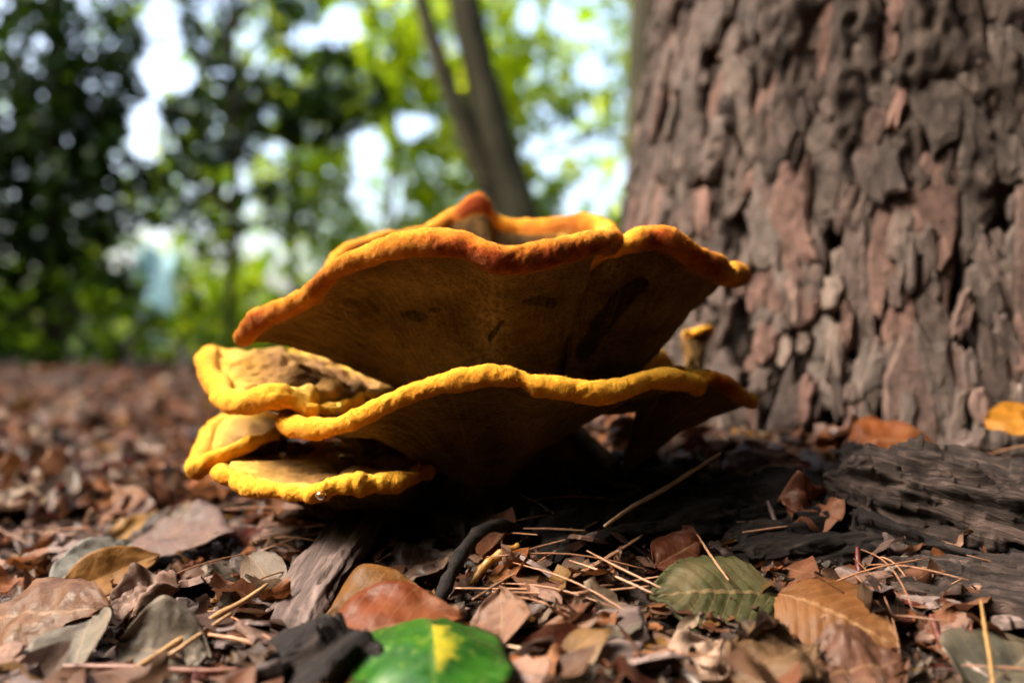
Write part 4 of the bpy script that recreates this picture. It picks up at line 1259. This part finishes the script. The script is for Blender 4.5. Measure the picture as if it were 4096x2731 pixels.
cand = []
for k in range(2000):
    x, y = view_point(.26, .75)
    cand.append((x, y))
for k in range(2600):
    x, y = view_point(.6, 2.0)
    cand.append((x, y))
for k in range(5500):
    x, y = view_point(1.6, 7.0)
    cand.append((x, y))
rec = []
for (x, y) in cand:
    ki = RNG.choice(len(KINDS), p=pw)
    fi = RNG.choice(4, p=[.38, .25, .25, .12])
    j = RNG.integers(4)
    sc = RNG.uniform(.22, .75) if y < .6 else RNG.uniform(.7, 1.3)
    if y < .62 and hides_hero(x, y, g1(x, y) + .008, .02 * sc): continue
    rec.append((x, y, ki, fi, j, sc))
gz = ground(np.array([r[0] for r in rec]), np.array([r[1] for r in rec]))
order = sorted(range(len(rec)), key=lambda i: -(rec[i][5] / rec[i][1] * (1 if abs(rec[i][0] / rec[i][1]) < .6 else .2)))
indiv = set(order[:270])
SV, SF, SS, SVv, SCc = [], [], [], [], []
off = 0
for i, (x, y, ki, fi, j, sc) in enumerate(rec):
    col = np.array(KINDS[ki][1]) * RNG.uniform(.32, .85)
    tilt = RNG.normal(0, .30, 2)
    yaw = RNG.uniform(0, 6.283)
    z = gz[i] + RNG.uniform(.001, .010)
    rot = Matrix.Rotation(tilt[0], 4, 'X') @ Matrix.Rotation(tilt[1], 4, 'Y') @ Matrix.Rotation(yaw, 4, 'Z')
    lm = protos[(fi, j)][0][0]
    cen = Vector((lm[:, 0].mean(), 0, lm[:, 2].min() * .5))
    mt = Matrix.Translation((x, y, z)) @ rot @ Matrix.Scale(sc, 4) @ Matrix.Translation(-cen)
    if i in indiv:
        o = bpy.data.objects.new('dry_leaf', protos[(fi, j)][1])
        COL.objects.link(o)
        o.matrix_world = mt
        o.color = (*col, 1)
        tag(o, '%s %s %s dry leaf lying %s' % ('small' if sc < .5 else 'larger', FORMS[fi][0], KINDS[ki][0], near(x, y)), 'leaf', 'loose leaves in the litter')
    else:
        a = np.array(mt)
        V, F, s, v = protos[(fi, j)][0]
        SV.append(V @ a[:3, :3].T + a[:3, 3])
        SF.append(F + off)
        SS.append(s)
        SVv.append(v)
        SCc.append(np.tile(col, (len(V), 1)))
        off += len(V)
# torn bits of leaf pressed into the soil
for k in range(4200):
    x, y = view_point(.27, .9)
    fi, j = RNG.integers(4), RNG.integers(4)
    ki = RNG.choice(len(KINDS), p=pw)
    col = np.array(KINDS[ki][1]) * RNG.uniform(.25, .75)
    V, F, s, v = protos[(fi, j)][0]
    rot = Matrix.Rotation(RNG.normal(0, .3), 4, 'X') @ Matrix.Rotation(RNG.normal(0, .3), 4, 'Y') @ Matrix.Rotation(RNG.uniform(0, 6.283), 4, 'Z')
    a = np.array(Matrix.Translation((x, y, g1(x, y) + RNG.uniform(.0, .006))) @ rot @ Matrix.Scale(RNG.uniform(.10, .34), 4))
    SV.append((V - V.mean(0)) @ a[:3, :3].T + a[:3, 3])
    SF.append(F + off)
    SS.append(s)
    SVv.append(v)
    SCc.append(np.tile(col, (len(V), 1)))
    off += len(V)
me = mesh('leaf_litter', np.concatenate(SV), np.concatenate(SF), True, dict(s=np.concatenate(SS), v=np.concatenate(SVv), Col=np.concatenate(SCc)))
o = obj('leaf_litter', me, MAT['leaf_far'])
tag(o, 'brown leaf litter spreading over the forest floor', 'leaf litter', kind='stuff')

# bark flakes
fl = [plate_mesh(400 + k, RNG.uniform(.007, .018), RNG.uniform(.012, .030), RNG.uniform(.001, .0022)) for k in range(14)]
for q in fl:
    q.name = 'bark_flake'
    q.materials.append(MAT['flake'])
for k in range(170):
    while True:
        x, y = view_point(.26, .55)
        if not hides_hero(x, y, g1(x, y) + .008, .012): break
    o = bpy.data.objects.new('bark_flake', fl[k % 14])
    COL.objects.link(o)
    o.location = (x, y, g1(x, y) + RNG.uniform(.003, .012))
    o.rotation_euler = (RNG.normal(0, .35), RNG.normal(0, .35), RNG.uniform(0, 6.28))
    dk = k % 3
    f = RNG.uniform(.7, 1.3)
    o.color = (*(np.array([(.20, .135, .12), (.07, .05, .045), (.24, .12, .075)][dk]) * f), 1)
    nm = ['greyish mauve', 'blackish', 'reddish'][dk]
    shape = ['squat', 'long'][int(max(v.co.y for v in fl[k % 14].vertices) > 1.6 * max(v.co.x for v in fl[k % 14].vertices))]
    tag(o, '%s %s %s bark flake lying %s' % (tone(f, .9, 1.1, ('duller', 'plain', 'lighter')), shape, nm, near(x, y)), 'bark', nm + ' bark flakes on the forest floor')

# crumbs of soil and bark
n = 5200
d = .22 * (1.1 / .22) ** RNG.uniform(size=n)
x = RNG.uniform(-.66, .66, n) * d
zz = ground(x, d) + RNG.uniform(0, .006, n)
base = np.array([[1, 0, 0], [-.6, .8, 0], [-.6, -.8, 0], [0, 0, 1], [0, 0, -.8]])
sz = RNG.uniform(.0004, .0018, n)
rv = RNG.normal(size=(n, 5, 3)) * .25
V = (base[None] + rv) * sz[:, None, None] + np.stack([x, d, zz], 1)[:, None]
tri = np.array([[0, 1, 3], [1, 2, 3], [2, 0, 3], [1, 0, 4], [2, 1, 4], [0, 2, 4]])
F = (tri[None] + 5 * np.arange(n)[:, None, None]).reshape(-1, 3)
o = obj('soil_crumbs', mesh('soil_crumbs', V.reshape(-1, 3), F, False), mat_plain('crumb', (.09, .058, .045), .7, .6, 60))
tag(o, 'fine crumbs of soil and bark between the fallen leaves', 'soil', kind='stuff')

# water drops on the lowest shelf
dm = M('water')
dm.b.inputs['Base Color'].default_value = (1, 1, 1, 1)
dm.b.inputs['Roughness'].default_value = 0.02
dm.b.inputs['Transmission Weight'].default_value = 1.0
dm.b.inputs['IOR'].default_value = 1.33


def drop(px, py, d, r):
    nth, nph = 16, 9
    V, F = [], []
    for i in range(nph):
        a = math.pi * i / (nph - 1)
        for j in range(nth):
            b = 2 * math.pi * j / nth
            V.append((r * math.sin(a) * math.cos(b), r * math.sin(a) * math.sin(b), r * .8 * math.cos(a)))
    o = obj('water_drop', mesh('water_drop', V, [tuple(f) for f in gridfaces(nph, nth)]), dm.m, loc=P4(px, py, d))
    tag(o, 'clear water drop sitting on the lowest yellow rimmed fungus shelf', 'water drop', 'water drops on the fungus')


for a in [(1371, 1824, .418, .0017), (1348, 1779, .44, .0014), (1130, 1818, .43, .0017), (1425, 1880, .395, .0011), (1284, 1982, .3585, .0024), (1500, 1812, .43, .0012)]:
    drop(*a)

# ------------------------------------------------------------------ woodland behind
def leaves_mesh(C, size, col, seed, droop=0.3):
    """one bent leaf blade per centre; C (n,3)"""
    r = np.random.default_rng(seed)
    n = len(C)
    a = r.uniform(0, 2 * np.pi, n)
    el = r.normal(-droop, .5, n)
    X = np.stack([np.cos(a) * np.cos(el), np.sin(a) * np.cos(el), np.sin(el)], 1)
    ref = np.tile([0, 0, 1.0], (n, 1)) + r.normal(0, .5, (n, 3))
    Y = np.cross(ref, X)
    Y /= np.linalg.norm(Y, axis=1)[:, None]
    Z = np.cross(X, Y)
    L = size * r.uniform(.7, 1.3, n)
    prof = np.array([[-.5, 0, 0], [-.12, .30, .10], [-.12, -.30, .10], [.18, .24, .06], [.18, -.24, .06], [.5, 0, -.12]])
    V = C[:, None] + L[:, None, None] * (prof[None, :, :1] * X[:, None] + prof[None, :, 1:2] * Y[:, None] + prof[None, :, 2:] * Z[:, None])
    tri = np.array([[0, 1, 2], [1, 3, 4], [1, 4, 2], [3, 5, 4]])
    F = (tri[None] + 6 * np.arange(n)[:, None, None]).reshape(-1, 3)
    cc = np.repeat(col, 6, 0)
    return V.reshape(-1, 3), F, cc


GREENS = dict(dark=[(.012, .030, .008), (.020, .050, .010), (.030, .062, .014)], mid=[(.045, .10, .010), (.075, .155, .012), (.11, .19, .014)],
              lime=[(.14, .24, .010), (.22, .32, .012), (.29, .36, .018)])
# openings between the crowns where the sky shows (centre x, y, half width, half height in photo pixels at the crowns' distance)
GAPS = [(372, 40, 50, 60), (385, 160, 75, 80), (335, 300, 45, 80), (375, 590, 65, 85), (385, 680, 40, 45), (780, 60, 60, 60), (700, 90, 40, 40), (850, 350, 60, 60), (870, 450, 70, 80), (930, 290, 60, 35),
        (1265, 350, 50, 65), (620, 620, 45, 60), (1340, 470, 60, 60), (600, 560, 60, 45), (1330, 60, 45, 40), (1215, 30, 30, 60), (1360, 160, 40, 45), (560, 480, 30, 30), (1390, 590, 50, 60)]


def sample_crown(blobs, dens, seed, gapk=1.0):
    r = np.random.default_rng(seed)
    out = []
    for (px, py, d, rx, ry, rz) in blobs:
        c = np.array(P2(px, py, d))
        n = int(1.4 * dens * rx * ry * rz * 4.19)
        ry *= .5
        v = r.normal(size=(n, 3))
        v /= np.linalg.norm(v, axis=1)[:, None]
        v *= r.uniform(.15, 1, n)[:, None] ** .45
        p = c + v * np.array([rx, ry, rz])
        # twigs carry leaves in clumps
        q = p * np.array([1, .35, 1])
        keep = (fbm(q, .42, seed + 1, 2) > -.25) & (fbm(q, .085 * d / 4, seed + 2, 2) > -.03)
        out.append(p[keep])
    p = np.concatenate(out)
    p = p[p[:, 2] > ground(p[:, 0], p[:, 1]) + .03]
    X = p[:, 0] / p[:, 1] / K2 + 1176
    Y = 784 - (p[:, 2] - CAM_Z) / p[:, 1] / K2
    ok = np.ones(len(p), bool)
    for (gx, gy, a, b) in GAPS:
        ok &= ((X - gx) / (a * gapk)) ** 2 + ((Y - gy) / (b * gapk)) ** 2 > r.uniform(.55, 1.2, len(p))
    return p[ok]


def tree(name, label, group, stems, blobs, dens, pal, size, seed, foot, mat='foliage', cat='tree', twigs=14):
    foot = Vector(foot)
    root = empty(name, foot)
    tag(root, label, cat, group)
    fz = np.array(foot)
    for st in stems:
        C = catmull([list(p) + [r] for p, r in st], 40, False)
        V, F = tube(C[:, :3], C[:, 3], 14, seed, .12)
        obj('trunk', mesh('trunk', V - fz, F), MAT['stem'], root)
    p = sample_crown(blobs, dens, seed)
    r = np.random.default_rng(seed + 5)
    # branches from the stem into the crown
    if stems:
        main = catmull([list(q) + [rr] for q, rr in stems[0]], 40, False)
        for k in range(twigs):
            tgt = p[r.integers(len(p))]
            i = int(np.argmin(np.abs(main[:, 2] - (tgt[2] - .25)) + r.uniform(0, .3, len(main))))
            a = main[i, :3]
            mid = (a + tgt) / 2 + np.array([0, 0, .06])
            C = catmull([a, mid, tgt], 12, False)
            V, F = tube(C, np.linspace(.012, .003, 12), 6)
            obj('branch', mesh('branch', V - fz, F), MAT['stem'], root)
    cl = np.array(GREENS[pal])
    cc = cl[r.integers(len(cl), size=len(p))] * r.uniform(.7, 1.3, (len(p), 1))
    V, F, c = leaves_mesh(p, size, cc, seed + 9)
    obj('crown', mesh('crown', V - fz, F, False, dict(Col=c)), MAT[mat], root)
    return root


def foot_at(px, d):
    x = (px - 1176) * K2 * d
    return Vector((x, d, g1(x, d)))


WG = 'trees of the wood behind'
f1 = foot_at(1255, 4.0)
tree('young_tree', 'leaning twin stemmed young tree with bright lime foliage', WG,
     [[(f1, .13), (P2(1225, 620, 4.0), .12), (P2(1185, 500, 4.0), .115), (P2(1140, 340, 4.0), .10), (P2(1105, 180, 4.0), .085), (P2(1065, 0, 4.0), .075), (P2(1030, -200, 4.0), .06)],
      [(P2(1190, 510, 3.97), .07), (P2(1110, 400, 3.95), .055), (P2(1058, 270, 3.93), .05), (P2(1008, 140, 3.92), .045), (P2(968, 0, 3.92), .04), (P2(940, -160, 3.92), .03)]],
     [(1330, 250, 4.4, .8, .7, .75), (1240, 520, 4.5, .8, .6, .5), (1420, 520, 4.6, .6, .5, .6), (1150, 60, 4.6, .9, .7, .6), (1000, 330, 4.8, .7, .6, .6), (1380, 700, 4.4, .8, .5, .4)],
     2600, 'lime', .060, 1, f1)
f2 = foot_at(676, 4.6)
tree('slender_tree', 'slender sapling with a thin straight stem and mid green leaves', WG,
     [[(f2, .022), (P2(676, 640, 4.6), .020), (P2(674, 480, 4.6), .018), (P2(684, 260, 4.6), .014), (P2(690, 60, 4.6), .01)]],
     [(700, 280, 4.7, .8, .6, .8), (600, 420, 4.8, .7, .6, .6), (820, 480, 5.0, .8, .6, .5), (560, 720, 4.6, .6, .4, .35), (760, 740, 5, .9, .5, .3)], 1500, 'lime', .058, 2, f2)
f3 = foot_at(120, 3.3)
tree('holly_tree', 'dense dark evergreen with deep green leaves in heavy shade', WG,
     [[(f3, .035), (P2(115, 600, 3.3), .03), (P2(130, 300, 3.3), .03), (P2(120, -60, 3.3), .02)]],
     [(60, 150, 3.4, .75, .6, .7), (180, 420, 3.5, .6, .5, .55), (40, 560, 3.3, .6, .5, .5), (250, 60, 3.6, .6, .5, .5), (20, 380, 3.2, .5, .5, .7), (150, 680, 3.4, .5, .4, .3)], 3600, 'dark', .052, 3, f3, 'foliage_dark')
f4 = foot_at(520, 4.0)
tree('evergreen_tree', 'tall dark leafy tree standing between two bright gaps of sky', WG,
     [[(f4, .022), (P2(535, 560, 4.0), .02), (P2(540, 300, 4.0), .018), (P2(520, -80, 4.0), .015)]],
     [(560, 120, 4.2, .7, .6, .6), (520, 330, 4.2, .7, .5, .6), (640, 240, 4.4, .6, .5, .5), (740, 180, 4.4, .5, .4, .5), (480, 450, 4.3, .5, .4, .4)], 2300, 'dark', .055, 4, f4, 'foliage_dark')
f5 = foot_at(880, 5.6)
tree('beech_tree', 'taller mid green tree with sky glinting through its crown', WG,
     [[(f5, .03), (P2(890, 560, 5.6), .028), (P2(905, 300, 5.6), .025), (P2(900, -100, 5.6), .02)]],
     [(880, 180, 5.8, 1.0, .7, .9), (760, 60, 5.8, .8, .7, .6), (980, 80, 5.8, .8, .7, .6), (900, 430, 6.0, .9, .7, .7), (1050, 620, 6, 1.0, .6, .5)], 1150, 'mid', .065, 5, f5)
f6 = foot_at(1490, 2.0)
tree('grey_stem_tree', 'straight smooth greenish stem standing close behind the pine', WG,
     [[(f6, .062), (P2(1492, 500, 2.0), .058), (P2(1498, 0, 2.0), .055), (P2(1500, -500, 2.0), .05)]],
     [(1420, -420, 2.3, .5, .5, .3)], 900, 'mid', .05, 6, f6, twigs=4)

SG = 'shrubs at the edge of the wood'
for k, (px, py, d, rx, ry, rz, pal, lab) in enumerate([
        (130, 730, 3.1, .45, .35, .26, 'mid', 'low bright green shrub at the foot of the dark evergreen'),
        (260, 760, 3.8, .55, .4, .25, 'mid', 'low leafy shrub growing beside the pale blue sheet'),
        (480, 770, 4.2, .6, .4, .28, 'lime', 'pale lime shrub in front of the slender sapling'),
        (640, 720, 6.0, .9, .5, .5, 'lime', 'yellowish green bush behind the slender sapling'),
        (900, 700, 6.5, 1.2, .6, .7, 'mid', 'wide mid green bush behind the fungus'),
        (1330, 640, 5.5, 1.0, .6, .7, 'lime', 'sunlit lime bush between the leaning tree and the pine'),
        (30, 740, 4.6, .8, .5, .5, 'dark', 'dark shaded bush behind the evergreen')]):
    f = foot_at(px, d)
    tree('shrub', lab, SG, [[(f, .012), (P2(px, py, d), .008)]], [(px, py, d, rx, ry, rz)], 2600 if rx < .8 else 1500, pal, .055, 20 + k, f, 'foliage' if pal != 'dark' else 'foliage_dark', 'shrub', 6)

# distant wood: one mass of foliage behind and around the clearing
r = np.random.default_rng(99)
n = 60000
a = r.uniform(0, 2 * np.pi, n)
rad = r.uniform(8, 15, n)
zz = r.uniform(0, 1, n) ** 1.2 * 8.0
C = np.stack([np.sin(a) * rad, np.cos(a) * rad, zz], 1)
keep = (fbm(C, 2.2, 8, 3) > -.12)
inview = (C[:, 1] > 0) & (np.abs(C[:, 0] / np.maximum(C[:, 1], .1)) < .75)
keep &= ~inview | (r.uniform(size=n) < np.clip(1.2 - C[:, 2] / 3.0, .12, 1))
inview = inview[keep]
C = C[keep]
cl = np.array(GREENS['mid'] + GREENS['lime'])
cc = cl[r.integers(len(cl), size=len(C))] * r.uniform(.7, 1.3, (len(C), 1))
# unseen leaf clump, added on the sunny side to shade the floor
v = r.normal(size=(3000, 3))
v /= np.linalg.norm(v, axis=1)[:, None]
D = v * r.uniform(0, 1, 3000)[:, None] ** .4 * np.array([1.3, 1.3, 1.1]) + np.array([-4.7, 2.7, 2.3])
C = np.concatenate([C, D])
inview = np.concatenate([inview, np.ones(len(D), bool)])
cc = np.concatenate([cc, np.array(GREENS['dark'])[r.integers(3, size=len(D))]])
# unseen leaf shell behind the camera, added to cut skylight, open towards the sun
m_ = 9000
az = r.uniform(math.radians(70), math.radians(290), m_)
el = np.arcsin(r.uniform(0, math.sin(math.radians(68)), m_))
dist = r.uniform(4.0, 6.5, m_)
D = np.stack([np.sin(az) * np.cos(el), np.cos(az) * np.cos(el), np.sin(el)], 1)
open_sun = D @ np.array(sd) > math.cos(math.radians(30))
D = (D * dist[:, None])[~open_sun]
C = np.concatenate([C, D])
inview = np.concatenate([inview, np.zeros(len(D), bool)])
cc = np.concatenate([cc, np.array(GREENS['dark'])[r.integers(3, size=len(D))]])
V, F, c = leaves_mesh(C, np.where(inview, .28, .55), cc, 77)
o = obj('woods_and_shade_leaves', mesh('woods_and_shade_leaves', V, F, False, dict(Col=c)), MAT['foliage'])
tag(o, 'distant wood of blurred green foliage closing off the clearing, with unseen shading leaves added', 'woods', kind='stuff')

# unseen pine crown high over the clearing, added to cut the skylight
pine = bpy.data.objects['pine_tree']
n = 14000
v = r.normal(size=(n, 3))
v /= np.linalg.norm(v, axis=1)[:, None]
C = v * r.uniform(0, 1, n)[:, None] ** .33 * np.array([2.7, 2.7, 1.1]) + np.array([.2, -.3, 4.3])
C = C[fbm(C, .8, 12, 2) > -.15]
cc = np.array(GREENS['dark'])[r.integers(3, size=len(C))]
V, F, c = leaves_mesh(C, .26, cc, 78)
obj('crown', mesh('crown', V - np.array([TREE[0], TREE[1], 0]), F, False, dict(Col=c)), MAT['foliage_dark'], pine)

# pale blue sheet seen through the far bushes
def sheet():
    nx, ny = 24, 30
    s, t = np.meshgrid(np.linspace(0, 1, nx), np.linspace(0, 1, ny))
    a, b = P2(312, 575, 5.2), P2(405, 800, 5.2)
    X = a.x + (b.x - a.x) * s
    Z = a.z + (max(b.z, .05) - a.z) * t
    X = X + .10 * pn(np.stack([Z.ravel(), s.ravel() * .2, np.zeros(X.size)], 1), .22, 6).reshape(X.shape)
    Z = Z + .10 * pn(np.stack([X.ravel(), t.ravel() * .2, np.zeros(X.size)], 1), .09, 7).reshape(X.shape)
    p = np.stack([X.ravel(), np.zeros(X.size), Z.ravel() * .3], 1)
    Y = 5.2 + .05 * fbm(p, .12, 5, 3).reshape(X.shape)
    V = np.stack([X.ravel(), Y.ravel(), Z.ravel()], 1)
    V, F, _, _ = solid(V, gridfaces(ny, nx, False), V[:, 0], V[:, 0], .003)
    o = obj('blue_sheet', mesh('blue_sheet', V, F), mat_plain('blue_sheet', (.50, .80, .90), .4, .12, 6))
    tag(o, 'pale blue sheet glimpsed through the far bushes', 'sheet')


sheet()
